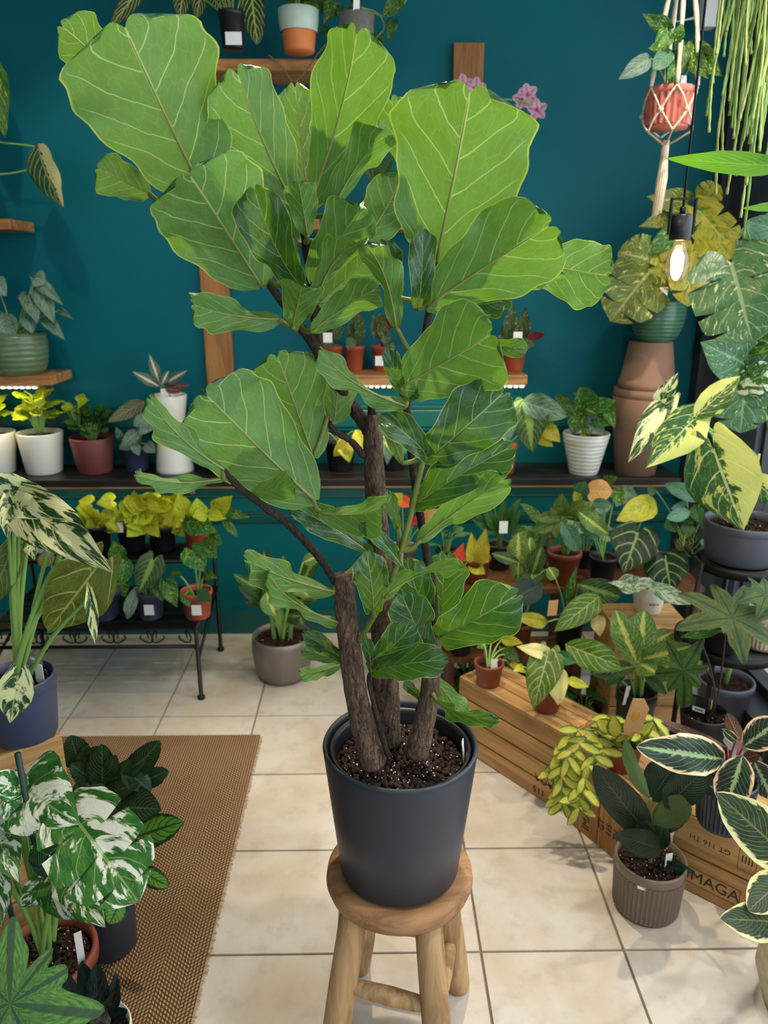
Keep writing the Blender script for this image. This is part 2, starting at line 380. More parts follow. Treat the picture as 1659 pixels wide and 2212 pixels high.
def rosette(root, sp, c, n, size, spread, rise, wr=.6, seed=0, sr=.002, smat=None, droop=.2, bend=None, elev=(.1, 1.2), az=None):
    """n leaves on stalks around the point c"""
    r_ = random.Random(seed); c = Vector(c)
    for i in range(n):
        a = (az[0]+(az[1]-az[0])*r_.random()) if az else 2*PI*(i*.382+r_.uniform(-.05, .05)); e = r_.uniform(*elev); q = r_.uniform(.55, 1)
        d = V3(math.cos(a)*math.cos(e), math.sin(a)*math.cos(e), math.sin(e))
        b = c+V3(d.x*spread*q, d.y*spread*q, rise*q*(.35+.65*math.sin(e))); Ls = size*r_.uniform(.7, 1.1)
        t = b+(V3(d.x, d.y, math.sin(e)*.6-droop)).normalized()*Ls
        leaf(root, sp, b, t, Ls*wr*r_.uniform(.85, 1.1), 't', r_.uniform(-25, 25), V3(d.x*.25, d.y*.25-.35, .9), seed=r_.randrange(4), bend=bend)
        stalk(root, c+V3(d.x*.012, d.y*.012, -.01), b, sr, sr*.7, smat or STEM, rise*.1)
# ---------------------------------------------------------------- the room
def wall_mat():
    t = NT('teal_wall_paint'); c = t.coord(); n = t.noise(c, 2.2, 4); n2 = t.noise(c, 160, 2)
    col = t.mix(n, srgb(0, 90, 102), srgb(0, 102, 114))
    return t.done(t.pbsdf(col, t.mix(n, (.5,)*3+(1,), (.62,)*3+(1,)), 0, .18, t.bump(n2, .12, .002)))
def tile_mat():
    t = NT('beige_floor_tile'); p = t.add('ShaderNodeNewGeometry').outputs['Position']; r = t.rand()
    n = t.noise(p, 3.2, 5, .55, .5); n2 = t.noise(p, 14, 6, .65); n3 = t.noise(p, 90, 2)
    col = t.mix(t.sm(n, .3, .72), srgb(206, 200, 192), srgb(190, 174, 154)); col = t.mix(t.M('MULTIPLY', t.sm(n2, .45, .75), .55), col, srgb(170, 152, 132))
    col = t.mix(t.M('MULTIPLY', t.sm(n3, .70, .76), .25), col, srgb(130, 110, 90))
    hv = t.add('ShaderNodeHueSaturation'); t._in(hv.inputs['Value'], t.M('ADD', t.M('MULTIPLY', r, .1), .95)); t._in(hv.inputs['Color'], col)
    return t.done(t.pbsdf(hv.outputs[0], t.mix(n2, (.34,)*3+(1,), (.5,)*3+(1,)), 0, .45, t.bump(n2, .06, .003)))
TEAL = wall_mat(); TILE = tile_mat()
GROUT = plain('grout', srgb(120, 108, 94), .9, 0, .2, 60, .4)
FRAME = plain('dark_window_frame', srgb(38, 40, 44), .45, 0, .1, 20, .05)
PANEL = plain('slate_grey_pier_paint', srgb(74, 82, 98), .6, 0, .08, 300, .25)
CEILW = plain('ceiling_white', srgb(228, 226, 220), .9, 0, .04, 10, .05)
TRIMG = plain('teal_gloss_trim', srgb(4, 82, 84), .26, 0, .1, 6, .05)
wl, wr_ = WALL_L, WALL_R
fl = struct(MB().box(((wl+wr_)/2, (FRONT_Y+WALL_Y)/2, -.03), (wr_-wl, WALL_Y-FRONT_Y, .05)).obj('floor', GROUT, smooth=False))
TS = .333; gx = on(729, 2060, 0).x; gy = on(729, 2060, 0).y
tm = {}
def floor_tile(x0, x1, y0, y1):
    w, d = x1-x0-.0036, y1-y0-.0036
    if w < .02 or d < .02: return
    k = (round(w, 3), round(d, 3))
    if k not in tm:
        b = MB().box((0, 0, 0), (w, d, .012), taper=1-.003/max(w, d)); tm[k] = b.mesh('floor_tile', TILE, False)
    put(bpy.data.objects.new('floor_tile', tm[k]), fl, Matrix.Translation(((x0+x1)/2, (y0+y1)/2, -.006)))
i0 = math.floor((wl-gx)/TS); j0 = math.floor((FRONT_Y-gy)/TS)
for i in range(i0, i0+14):
    for j in range(j0, j0+17):
        x0, x1 = max(wl, gx+i*TS), min(wr_, gx+(i+1)*TS); y0, y1 = max(FRONT_Y, gy+j*TS), min(WALL_Y, gy+(j+1)*TS)
        if x1-x0 > .02 and y1-y0 > .02: floor_tile(x0, x1, y0, y1)
T = .12
struct(MB().box(((wl+wr_)/2, WALL_Y+T/2, CEIL/2), (wr_-wl+2*T, T, CEIL)).obj('wall_back', TEAL, smooth=False))
struct(MB().box((wl-T/2, (FRONT_Y+WALL_Y)/2, CEIL/2), (T, WALL_Y-FRONT_Y, CEIL)).obj('wall_left', TEAL, smooth=False))
struct(MB().box(((wl+wr_)/2, (FRONT_Y+WALL_Y)/2, CEIL+.05), (wr_-wl+2*T, WALL_Y-FRONT_Y+2*T, .1)).obj('ceiling', CEILW, smooth=False))
# right wall: a pier by the corner, a low sill, glazing between dark frames, a lintel
PIER = 2.60; SILL = .09; HEAD = 2.72
struct(MB().box((wr_+T/2, (PIER+WALL_Y)/2, CEIL/2), (T, WALL_Y-PIER, CEIL)).obj('wall_right', PANEL, smooth=False))
struct(MB().box((wr_+T/2, (FRONT_Y+PIER)/2, (HEAD+CEIL)/2), (T, PIER-FRONT_Y, CEIL-HEAD)).obj('wall_right_lintel', PANEL, smooth=False))
struct(MB().box((wr_+.02, (FRONT_Y+PIER)/2, SILL/2), (.2, PIER-FRONT_Y, SILL)).obj('trim_1', FRAME, smooth=False))
struct(MB().box((wr_-.035, WALL_Y-.035, CEIL/2), (.07, .07, CEIL)).obj('trim_2', FRAME, smooth=False))
def glass_mat():
    t = NT('window_glass'); a = t.add('ShaderNodeBsdfTransparent'); a.inputs[0].default_value = (.95, .97, .97, 1); g = t.add('ShaderNodeBsdfGlossy'); g.inputs[1].default_value = .02
    m = t.add('ShaderNodeMixShader'); m.inputs[0].default_value = .06; t.l.new(a.outputs[0], m.inputs[1]); t.l.new(g.outputs[0], m.inputs[2]); return t.done(m.outputs[0])
GLASS = glass_mat()
def glazing(name, x0, y0, x1, y1, n):
    """n panes between (x0,y0) and (x1,y1), with mullions"""
    a, b = V3(x0, y0, 0), V3(x1, y1, 0); d = (b-a); w = d.length/n; u = d.normalized(); rz = math.atan2(u.y, u.x)
    f = MB()
    for i in range(n+1): f.box(a+u*(i*w)+V3(0, 0, (SILL+HEAD)/2), (.05, .06, HEAD-SILL), rz)
    f.box((a+b)/2+V3(0, 0, HEAD-.02), (d.length, .06, .04), rz); f.box((a+b)/2+V3(0, 0, SILL+.02), (d.length, .06, .04), rz)
    o = struct(f.obj(name, FRAME, smooth=False))
    for i in range(n): MB().box(a+u*((i+.5)*w)+V3(0, 0, (SILL+HEAD)/2), (w-.05, .008, HEAD-SILL-.08), rz).obj('pane', GLASS, o, smooth=False)
glazing('window_1', wr_+.05, PIER, wr_+.05, FRONT_Y, 3)
glazing('window_2', wl, FRONT_Y, wr_, FRONT_Y, 3)
struct(MB().box(((wl+wr_)/2, FRONT_Y, (HEAD+CEIL)/2), (wr_-wl, .1, CEIL-HEAD)).obj('wall_front', PANEL, smooth=False))
# outside: pavement and a white brick house front
PAVE = plain('pavement', srgb(205, 205, 205), .85, 0, .1, 12, .2)
struct(MB().box((1.5, -1.5, -.09), (14, 14, .05)).obj('pavement', PAVE, smooth=False))
def brick_mat():
    t = NT('white_brick'); b = t.add('ShaderNodeTexBrick'); t._in(b.inputs['Vector'], t.mapv(t.coord(), (1, 1, 1), (R(90), 0, R(90))))
    b.inputs['Color1'].default_value = (.8, .79, .77, 1); b.inputs['Color2'].default_value = (.72, .71, .69, 1); b.inputs['Mortar'].default_value = (.5, .5, .5, 1); b.inputs['Scale'].default_value = 4
    return t.done(t.pbsdf(b.outputs[0], .8))
struct(MB().box((4.6, 1.5, 1.1), (.2, 9, 2.3)).obj('wall_opposite', brick_mat(), smooth=False))
# wainscot mouldings under the long shelf and the baseboard
def rail(name, z, h, d):
    m = MB(); L_ = wr_-.07-wl; cx = (wl+wr_-.07)/2
    m.box((cx, WALL_Y-d/2, z), (L_, d, h)).box((cx, WALL_Y-d*.35, z+h*.62), (L_, d*.7, h*.24)).box((cx, WALL_Y-d*.35, z-h*.62), (L_, d*.7, h*.24)); return struct(m.obj(name, TRIMG, smooth=False, bevel=.004))
rail('trim_3', .80+.15, .07, .028); rail('trim_4', .655, .05, .026); rail('trim_5', .53, .03, .018)
struct(MB().box(((wl+wr_)/2, WALL_Y-.009, .055), (wr_-wl, .018, .11)).obj('baseboard_back', TRIMG, smooth=False))
# ---------------------------------------------------------------- shelves on the back wall
PLANK = wood('warm_shelf_plank', srgb(126, 78, 40), srgb(206, 150, 92), axis=0)
BOARD = wood('upright_board', srgb(112, 72, 38), srgb(178, 124, 72), axis=2)
BLACKW = wood('black_shelf_wood', srgb(22, 20, 19), srgb(46, 40, 36), axis=0, rough=.4)
LEDW = emis('grow_light_diode', (1.0, .80, .45, 1), 5); LEDB = plain('light_strip_base', srgb(230, 225, 210), .5)
WHITE = plain('white_plastic', srgb(236, 236, 232), .45, 0, .04, 20, .03)
def upright(px, py_top, py_bot, wpx, label):
    a = at(px, py_top, WALL_Y-.02); b = at(px+(829-px)*.0002*(py_bot-py_top), py_bot, WALL_Y-.02); w = wpx*mpp(a)
    o = MB().box((0, 0, 0), (w, .028, a.z-b.z)).obj('upright_board', BOARD, None, Matrix.Translation((a.x, WALL_Y-.015, (a.z+b.z)/2)), smooth=False, bevel=.003)
    return tag(o, label, 'board')
upright(1013, 93, 850, 66, 'brown wooden upright board on the teal wall behind the pink orchid')
upright(432, 110, 850, 66, 'brown wooden upright board on the teal wall behind the lower left fig leaves')
def shelf(px0, px1, h, label, led=None, depth=.2, th=.035, mat=None, name='wall_shelf'):
    D = WALL_Y-.03-depth; y0 = D
    z_ = lambda px: at(px, 1106-(math.tan(PITCH-math.atan((CAM_H-h)/D)))*F, D).x
    x0, x1 = z_(px0), z_(px1); root = thing(name, label, 'shelf', ((x0+x1)/2, WALL_Y-.03-depth/2, h-th))
    MB().box(((x0+x1)/2, WALL_Y-.03-depth/2, h-th/2), (x1-x0, depth, th)).obj('plank', mat or PLANK, root, smooth=False, bevel=.004)
    if led:
        l0, l1 = z_(led[0]), z_(led[1]); s = MB().box(((l0+l1)/2, D+.012, h-th-.004), (l1-l0, .016, .008)).obj('light_strip', LEDB, root, smooth=False)
        n = max(4, int((l1-l0)/.022)); b = MB()
        for i in range(n): b.box((l0+(i+.5)*(l1-l0)/n, D+.010, h-th-.0085), (.012, .014, .006))
        b.obj('diodes', LEDW, s, smooth=False)
        lg = lamp('grow_light', 'AREA', ((l0+l1)/2, D+.02, h-th-.02), ((l0+l1)/2, D+.06, 0), 2.2*(l1-l0)/.6, (1, .86, .5), shape='RECTANGLE', size=l1-l0, size_y=.02)
    return root
SH_TOP, SH_MID, SH_LOW, SH_LONG = 2.175, 1.685, 1.148, .762
shelf(440, 802, SH_TOP, 'short wooden wall shelf holding the mint and orange pot')
shelf(700, 1075, SH_MID, 'wooden wall shelf mostly hidden behind the fig leaves')
shelf(672, 1140, SH_LOW, 'wooden wall shelf with begonias in orange pots and lights below', (690, 1136))
shelf(-420, 110, SH_LOW, 'wooden wall shelf under the green ribbed pot', (-60, 76))
shelf(-420, 20, SH_MID, 'wooden wall shelf end below the pale trailing leaf')
# the long black shelf
x0, x1 = -2.2, at(1470, 1035, 2.8).x
ls = thing('long_wall_shelf', 'long black wall shelf carrying a row of potted plants', 'shelf', ((x0+x1)/2, 2.9, SH_LONG-.03))
MB().box(((x0+x1)/2, WALL_Y-.13, SH_LONG-.014), (x1-x0, .26, .028)).obj('plank', BLACKW, ls, smooth=False, bevel=.003)
s = MB().box(((x0+x1)/2, WALL_Y-.16, SH_LONG-.033), (x1-x0-.05, .016, .008)).obj('light_strip', LEDB, ls, smooth=False)
b = MB()
for i in range(110): b.box((x0+.03+(x1-x0-.06)*(i+.5)/110, WALL_Y-.16, SH_LONG-.0385), (.012, .012, .004))
b.obj('diodes', LEDW, s, smooth=False)
lamp('long_grow_light', 'AREA', ((x0+x1)/2, WALL_Y-.22, SH_LONG-.05), ((x0+x1)/2, WALL_Y-.2, 0), 3.5, (1, .86, .5), shape='RECTANGLE', size=x1-x0, size_y=.02)
MB().box(((x0+x1)/2, WALL_Y-.250, SH_LONG-.0315), (x1-x0, .012, .007)).obj('edge_strip', PLANK, ls, smooth=False)
for bx in (-1.6, -.7, .2, .95): MB().box((bx, WALL_Y-.1, SH_LONG-.05), (.02, .2, .045)).obj('bracket', FRAME, ls, smooth=False)
# ceiling spotlights on a track
def spot(x, y, tx, ty, tz, e, label, col=(1, .86, .66), ang=70):
    z = CEIL-.16; root = thing('ceiling_spotlight', label, 'lamp', (x, y, CEIL-.001), group='ceiling spotlights')
    MB().tube([(x, y, CEIL), (x, y, z+.07)], .008).obj('stem', FRAME, root)
    d = (V3(tx, ty, tz)-V3(x, y, z)).normalized(); c = V3(x, y, z)
    MB().tube([c-d*-.0+d*-.06, c+d*.06], [.03, .038], 16).obj('shade', FRAME, root)
    lamp('ceiling_spotlight_offscreen', 'SPOT', c+d*.075, (tx, ty, tz), e, col, spot_size=R(ang), spot_blend=.5, shadow_soft_size=.03)
SPL = 'black ceiling spotlight on a thin stem above the plants'
spot(.2, 2.1, -.1, 1.4, 1.2, 140, SPL); spot(-.9, 1.9, -1.0, 3.0, 1.0, 26, SPL); spot(-.25, .9, -.1, 2.6, 1.0, 30, SPL, (1, .93, .84)); spot(.9, 1.9, .85, 2.4, .4, 55, SPL)
spot(.75, .7, .9, 1.6, 0, 60, SPL)
# rug
def rug_mat():
    t = NT('sisal_weave'); c = t.coord(); X, Y, Z = t.sep(c)
    u = t.M('MULTIPLY', X, 128.); band = t.M('FLOOR', t.M('MULTIPLY', X, 16.)); sg = t.M('SUBTRACT', t.M('MULTIPLY', t.M('MODULO', t.M('ADD', band, 400.), 2.), 2.), 1.)
    w = t.M('ADD', t.M('MULTIPLY', Y, 100.), t.M('MULTIPLY', t.M('MULTIPLY', X, 75.), sg)); n = t.noise(c, 35, 4)
    st = t.M('MULTIPLY', t.M('ABSOLUTE', t.M('SINE', t.M('MULTIPLY', u, PI))), t.M('ABSOLUTE', t.M('SINE', t.M('ADD', t.M('MULTIPLY', w, PI), t.M('MULTIPLY', n, 2.)))))
    col = t.mix(t.sm(st, .1, .75), srgb(72, 52, 36), srgb(184, 150, 114)); col = t.mix(t.M('MULTIPLY', t.sm(t.noise(c, 5, 3), .4, .75), .4), col, srgb(112, 78, 48))
    return t.done(t.pbsdf(col, .9, 0, .15, t.bump(st, .8, .004)))
rx1 = on(562, 1592, 0).x; ry1 = on(562, 1592, 0).y
rug = thing('sisal_rug', 'brown woven sisal rug on the beige tiles', 'rug', ((rx1-2.2)/2, (ry1-1.5)/2, 0))
MB().box(((rx1-2.2)/2, (ry1-1.5)/2, .005), (rx1+2.2, ry1+1.5, .009)).obj('weave', rug_mat(), rug, smooth=False)
b = MB()
for i in range(700):
    y = -1.0+(ry1+1.0)*i/700; a = rnd.uniform(-.3, .3); b.tube([(rx1-.002, y, .006), (rx1+.006+.006*rnd.random(), y+a*.01, .002)], .0009, 3, False)
fr = b.obj('fringe', plain('rug_fringe', srgb(170, 132, 88), .9), rug); fr['kind'] = 'stuff'
# ---------------------------------------------------------------- shared plant materials
STEM = plain('green_stem', srgb(136, 176, 88), .45, 0, .15, 20, .05)
STEMD = plain('dark_stem', srgb(58, 44, 40), .6, 0, .2, 30, .2)
MIDRIB = plain('fig_midrib', srgb(150, 148, 82), .5, 0, .25, 12, .1)
def bark_mat(name, c1, c2, sc=1.0):
    t = NT(name); u = t.coord('UV'); o = t.coord('Object'); X, Y, Z = t.sep(u)
    v = t.mapv(o, (60*sc, 60*sc, 16*sc)); n = t.noise(v, 2.4, 8, .75, 1.2); vo = t.add('ShaderNodeTexVoronoi', feature='DISTANCE_TO_EDGE'); t._in(vo.inputs['Vector'], t.mapv(o, (70*sc, 70*sc, 30*sc))); vo.inputs['Scale'].default_value = 1.3
    f = t.M('MULTIPLY', t.sm(n, .30, .66), t.M('ADD', t.M('MULTIPLY', t.sm(vo.outputs[0], .0, .10), .45), .55)); col = t.mix(f, c1, c2); col = t.mix(t.M('MULTIPLY', t.sm(t.noise(o, 14, 3), .5, .7), .5), col, srgb(104, 88, 80))
    return t.done(t.pbsdf(col, .85, 0, .2, t.bump(f, 1., .006)))
BARK = bark_mat('fig_bark', srgb(54, 40, 34), srgb(186, 152, 128)); TWIG = bark_mat('fig_twig_bark', srgb(34, 27, 26), srgb(120, 100, 90), 1.8)
def soil_mat():
    t = NT('potting_soil'); o = t.coord(); n = t.noise(o, 60, 6, .7); n2 = t.noise(o, 170, 3)
    col = t.mix(t.sm(n, .3, .7), srgb(18, 12, 9), srgb(66, 46, 36)); col = t.mix(t.sm(n2, .69, .73), col, srgb(190, 176, 160))
    return t.done(t.pbsdf(col, .95, 0, .1, t.bump(n, 1., .01)))
SOIL = soil_mat(); PERL = plain('perlite', srgb(214, 206, 194), .9, 0, .15, 200, .3); CHUNK = plain('bark_chunk', srgb(52, 34, 26), .95, 0, .4, 90, .6)
def soil_mesh(root, c, r, seed=0, n=24, rings=6, amp=.006):
    m = MB(); r_ = random.Random(seed)
    for i in range(rings+1):
        for j in range(n): a = 2*PI*j/n; q = r*i/rings; m.v.append(Vector(c)+V3(q*math.cos(a), q*math.sin(a), r_.uniform(-amp, amp) if 0 < i < rings else 0))
    for i in range(rings):
        for j in range(n): k = (j+1) % n; m.quad((i*n+j, (i+1)*n+j, (i+1)*n+k, i*n+k))
    return m.obj('soil', SOIL, root)
def grains(root, c, r, n, seed=1, smax=.006):
    """loose bark chunks and perlite lying on the soil"""
    r_ = random.Random(seed)
    for mat, cnt, s0, s1, nm in ((CHUNK, n, .004, smax*1.6, 'bark_chunks'), (PERL, n//5, .0016, .0038, 'perlite_grains')):
        b = MB()
        for i in range(cnt):
            a = r_.uniform(0, 2*PI); q = r*math.sqrt(r_.random()); s = r_.uniform(s0, s1); p = Vector(c)+V3(q*math.cos(a), q*math.sin(a), s*.2+(.003 if mat is CHUNK else .006))
            b.box(p, (s, s*r_.uniform(.6, 1), s*r_.uniform(.5, 1)), r_.uniform(0, 3), r_.uniform(.4, .8), Matrix.Rotation(r_.uniform(-.6, .6), 3, 'X'))
        o = b.obj(nm, mat, root); o['kind'] = 'stuff'
def pot(root, c, rt, rb, h, mat, rim='lip', soil=.02, n=40, flute=0, nf=0, gr=0, name='pot', seed=0, inner=None):
    """open pot standing on the place c: outside wall, rim, inside wall, soil"""
    w = max(.003, rt*.045); c = Vector(c)
    if rim == 'lip': P = [(0, 0), (rb*.93, 0), (rb, .004), (rt*.985, h*.86), (rt*1.06, h*.865), (rt*1.06, h-.003), (rt*1.04, h), (rt-w, h), (rt-w*1.6, h*.9), (rb*.9, .008), (0, .008)]
    elif rim == 'plain': P = [(0, 0), (rb*.95, 0), (rb, .005), (rb+(rt-rb)*.5, h*.5), (rt, h-.004), (rt-.002, h), (rt-w, h), (rt-w*1.3, h*.8), (rb*.9, .008), (0, .008)]
    elif rim == 'bowl': P = [(0, 0), (rb*.9, 0), (rb, .006), (rb+(rt-rb)*.45, h*.15), (rb+(rt-rb)*.8, h*.38), (rt, h*.66), (rt*.985, h*.86), (rt*.965, h), (rt*.93, h), (rt*.92, h*.8), (rb*.9, .01), (0, .01)]
    elif rim == 'barrel': P = [(0, 0), (rb*.9, 0), (rb, .006), (rb*1.12, h*.2), (max(rt, rb)*1.1, h*.5), (rt*1.06, h*.8), (rt, h*.96), (rt-.003, h), (rt-w, h), (rt-w, h*.8), (rb*.9, .01), (0, .01)]
    elif rim == 'band': P = [(0, 0), (rb*.97, 0), (rb, .004), (rt, h*.8), (rt, h*.81), (rt*1.012, h*.82), (rt*1.012, h-.003), (rt, h), (rt-w*1.2, h), (rt-w*1.5, h*.85), (rb*.9, .008), (0, .008)]
    if nf:
        m = MB(); nn = max(n, nf*6); k = [p for p in P if p[1] <= h*.84 and p[0] > rb*.9][:]
        body = [(0, 0), (rb*.9, 0), (rb, .008), (rb+(rt-rb)*.5, h*.45), (rt, h*.82)]
        b0 = len(m.v)
        m.lathe(body[2:], c, nn, flute, nf); m.lathe([(0.001, 0), (rb*.95, 0), (rb-flute, .008)], c, nn)
        m.lathe([(rt, h*.82), (rt+flute, h*.84), (rt+flute, h-.004), (rt, h), (rt-w, h), (rt-w*1.4, h*.8), (rb*.9, .012), (.001, .012)], c, nn); o = m.obj(name, mat, root)
    else: o = MB().lathe([(max(r, .0006), z) for r, z in P], c, n).obj(name, mat, root)
    if soil is not None:
        sr = rt-w*1.8 if rim != 'bowl' else rt*.9; sc = c+V3(0, 0, h-soil); soil_mesh(root, sc, max(sr-.001-(rt-rb)*soil/h, .01), seed, amp=min(.006, soil*.4))
        if gr: grains(root, sc, sr*.93, gr, seed+3)
    return o
def marker(root, p, w, h, mat=None, lean=.15, rz=0.3, name='plant_tag'):
    M = Matrix.Rotation(rz, 3, 'Z') @ Matrix.Rotation(lean, 3, 'X'); p = Vector(p); b = MB(); b.box(p+M @ V3(0, 0, h/2), (w, .0012, h), 0, 1, M)
    return b.obj(name, mat or WHITE, root, smooth=False)
def potpx(px, ybot, ytop, wt, wb, h0):
    """place of a pot from its front bottom edge and front rim: centre, rim radius, base radius, height"""
    f = on(px, ybot, h0); k = mpp(f); rb = wb*k/2; lim = WALL_Y-.045-rb-max(wt, wb)*k/2
    if f.y > lim: q = at(px, ybot, lim); f = V3(q.x, lim, h0)
    c = V3(f.x, f.y+rb, h0)
    hh = at(px, ytop, f.y).z-h0; return c, wt*k/2, rb, max(.03, hh)
# ---------------------------------------------------------------- stool
TEAK = wood('pale_teak', srgb(122, 88, 54), srgb(212, 172, 124), axis=2, grain=11); TEAKT = wood('teak_seat', srgb(118, 78, 48), srgb(194, 146, 104), axis=0, grain=10)
SEAT = .412; sc = on(864, 1893, SEAT); FC = V3(sc.x, 1.205, 0)
st = thing('wooden_stool', 'round rustic teak stool carrying the large charcoal planter', 'stool', (FC.x, FC.y, 0), R(12))
so = MB().lathe([(.001, SEAT-.048), (.118, SEAT-.048), (.134, SEAT-.040), (.140, SEAT-.022), (.138, SEAT-.006), (.130, SEAT), (.11, SEAT-.002), (.001, SEAT-.002)], FC, 64, jit=.012, seed=3).obj('seat', TEAKT, st)
feet = []
for (dx, dy) in ((.136, .085), (-.085, .136), (-.136, -.08), (.08, -.136)):
    a = FC+V3(dx*.62, dy*.62, SEAT-.04); b = FC+V3(dx*1.0, dy*1.0, 0); feet.append((a, b))
    pts = [a.lerp(b, t) for t in (0, .25, .5, .75, .96, .99, 1)]; MB().tube(pts, [.026, .027, .028, .028, .026, .024, .018], 18).obj('leg', TEAK, st)
for i in range(4):
    (a, b), (c, d) = feet[i], feet[(i+1) % 4]; f = .56 if i != 2 else .50
    p, q = a.lerp(b, f), c.lerp(d, f+.02); MB().tube([p.lerp(q, t) for t in (.06, .2, .5, .8, .94)], [.010, .0155, .0175, .0155, .010], 12).obj('stretcher', TEAK, st)
# ---------------------------------------------------------------- fiddle leaf fig
CHAR = plain('charcoal_pot', srgb(45, 52, 63), .42, 0, .05, 50, .03)
fig = thing('fiddle_leaf_fig', 'tall fiddle leaf fig in a charcoal planter on the wooden stool', 'potted plant', (FC.x, FC.y, SEAT))
PH = .275; PRT = .142; PRB = .113
MB().lathe([(.001, 0), (PRB-.006, 0), (PRB, .006), (PRB+(PRT-PRB)*.5, PH*.5), (PRT-.001, PH-.012), (PRT, PH-.004), (PRT-.002, PH), (PRT-.006, PH), (PRT-.008, PH-.006), (PRT-.010, PH*.7), (PRB-.01, .01), (.001, .01)], V3(FC.x, FC.y, SEAT), 96).obj('planter', CHAR, fig)
MB().lathe([(PRT-.020, PH-.10), (PRT-.017, PH-.016), (PRT-.012, PH-.010), (PRT-.016, PH-.008), (PRT-.022, PH-.016), (PRT-.026, PH-.10)], V3(FC.x, FC.y, SEAT), 64).obj('nursery_pot', plain('nursery_plastic', srgb(24, 26, 30), .4), fig)
sc = V3(FC.x, FC.y, SEAT+PH-.045); soil_mesh(fig, sc, PRT-.022, 5, 48, 14, .007); grains(fig, sc+V3(0, 0, .002), PRT-.03, 1100, 5, .0065)
marker(fig, V3(FC.x+.118, FC.y-.015, SEAT+PH-.05), .014, .06, None, -.1, 1.3)
leaf_green = dict(vein=srgb(196, 212, 140), vw=.04, midw=.03, vs=.6)
SP = {}
SP['fig'] = dict(kind='fig', mat=leaf_mat('fig', srgb(32, 92, 38), srgb(22, 72, 34), back=srgb(102, 148, 70), edge=srgb(190, 200, 90), nvein=4.6, net_=.13, bvs=.85, spec=.5, coat=.5, tcol=srgb(150, 205, 20), trans=.29, rough=.24, bump=.5, slope=.42, **leaf_green), bend=.5, fold=.16, wave=.045, nv=32, nu=16)
def limb(rows, r, name, mat, n=14, k=6, jag=.0):
    pts = spline([at(*p) for p in rows], k); rr = lerpl(r, len(pts)); r_ = random.Random(len(rows)*7+n)
    if jag: rr = [x*(1+r_.uniform(-jag, jag)) for x in rr]
    return MB().tube(pts, rr, n).obj(name, mat, fig)
limb([(806, 1650, 1.14), (790, 1590, 1.14), (768, 1490, 1.15), (750, 1350, 1.16), (741, 1240, 1.17)], [.024, .0215, .0195, .019, .0175], 'trunk', BARK, 20, 7, .05)
limb([(836, 1600, 1.25), (832, 1480, 1.25), (826, 1300, 1.24), (812, 1080, 1.23), (806, 960, 1.23), (803, 895, 1.23)], [.027, .0255, .0225, .0175, .016, .0155], 'trunk', BARK, 20, 7, .05)
limb([(898, 1630, 1.18), (916, 1560, 1.18), (930, 1480, 1.18), (932, 1400, 1.18), (934, 1348, 1.18)], [.023, .0195, .0165, .017, .0175], 'trunk', BARK, 20, 7, .06)
limb([(808, 910, 1.23), (803, 890, 1.23), (798, 868, 1.225)], [.010, .007, .002], 'branch', TWIG, 8)
limb([(795, 930, 1.23), (755, 868, 1.22), (705, 790, 1.20), (672, 735, 1.19), (645, 700, 1.18), (575, 605, 1.14)], [.0105, .010, .0095, .009, .007, .005], 'branch', TWIG, 10, 6, .12)
limb([(690, 765, 1.2), (684, 715, 1.2), (676, 620, 1.2), (660, 520, 1.2), (652, 455, 1.2)], [.009, .0085, .008, .007, .005], 'branch', TWIG, 10, 6, .12)
limb([(938, 1355, 1.18), (932, 1260, 1.17), (912, 1140, 1.16), (893, 1020, 1.15), (884, 930, 1.15), (880, 860, 1.15), (905, 780, 1.16), (933, 640, 1.17), (946, 560, 1.18)], [.0085, .0075, .0065, .006, .006, .006, .0055, .005, .004], 'branch', TWIG, 9, 6, .08)
limb([(724, 1258, 1.165), (690, 1205, 1.14), (625, 1135, 1.10), (565, 1090, 1.07), (520, 1055, 1.06), (482, 1015, 1.05)], [.007, .0062, .0058, .0055, .005, .004], 'branch', TWIG, 9, 6, .12)
limb([(786, 985, 1.22), (757, 952, 1.20), (722, 930, 1.19), (707, 900, 1.19)], [.006, .0055, .005, .0035], 'branch', TWIG, 8, 6, .15)
limb([(795, 1142, 1.22), (745, 1130, 1.17), (712, 1118, 1.14), (690, 1104, 1.13)], [.006, .0055, .005, .004], 'branch', TWIG, 8, 6, .15)
GSTEM = plain('young_fig_stem', srgb(112, 122, 52), .5, 0, .3, 40, .2)
limb([(775, 1385, 1.15), (808, 1330, 1.13), (840, 1270, 1.12), (866, 1190, 1.12), (892, 1090, 1.12), (905, 1030, 1.12), (918, 975, 1.12)], [.0055, .005, .005, .005, .005, .005, .004], 'branch', GSTEM, 8, 6, .1)
limb([(838, 1632, 1.13), (818, 1560, 1.12), (797, 1470, 1.12), (812, 1440, 1.11), (818, 1425, 1.11)], [.005, .0045, .004, .003, .003], 'branch', TWIG, 8, 6, .1)
u_ = 'u'; t_ = 't'
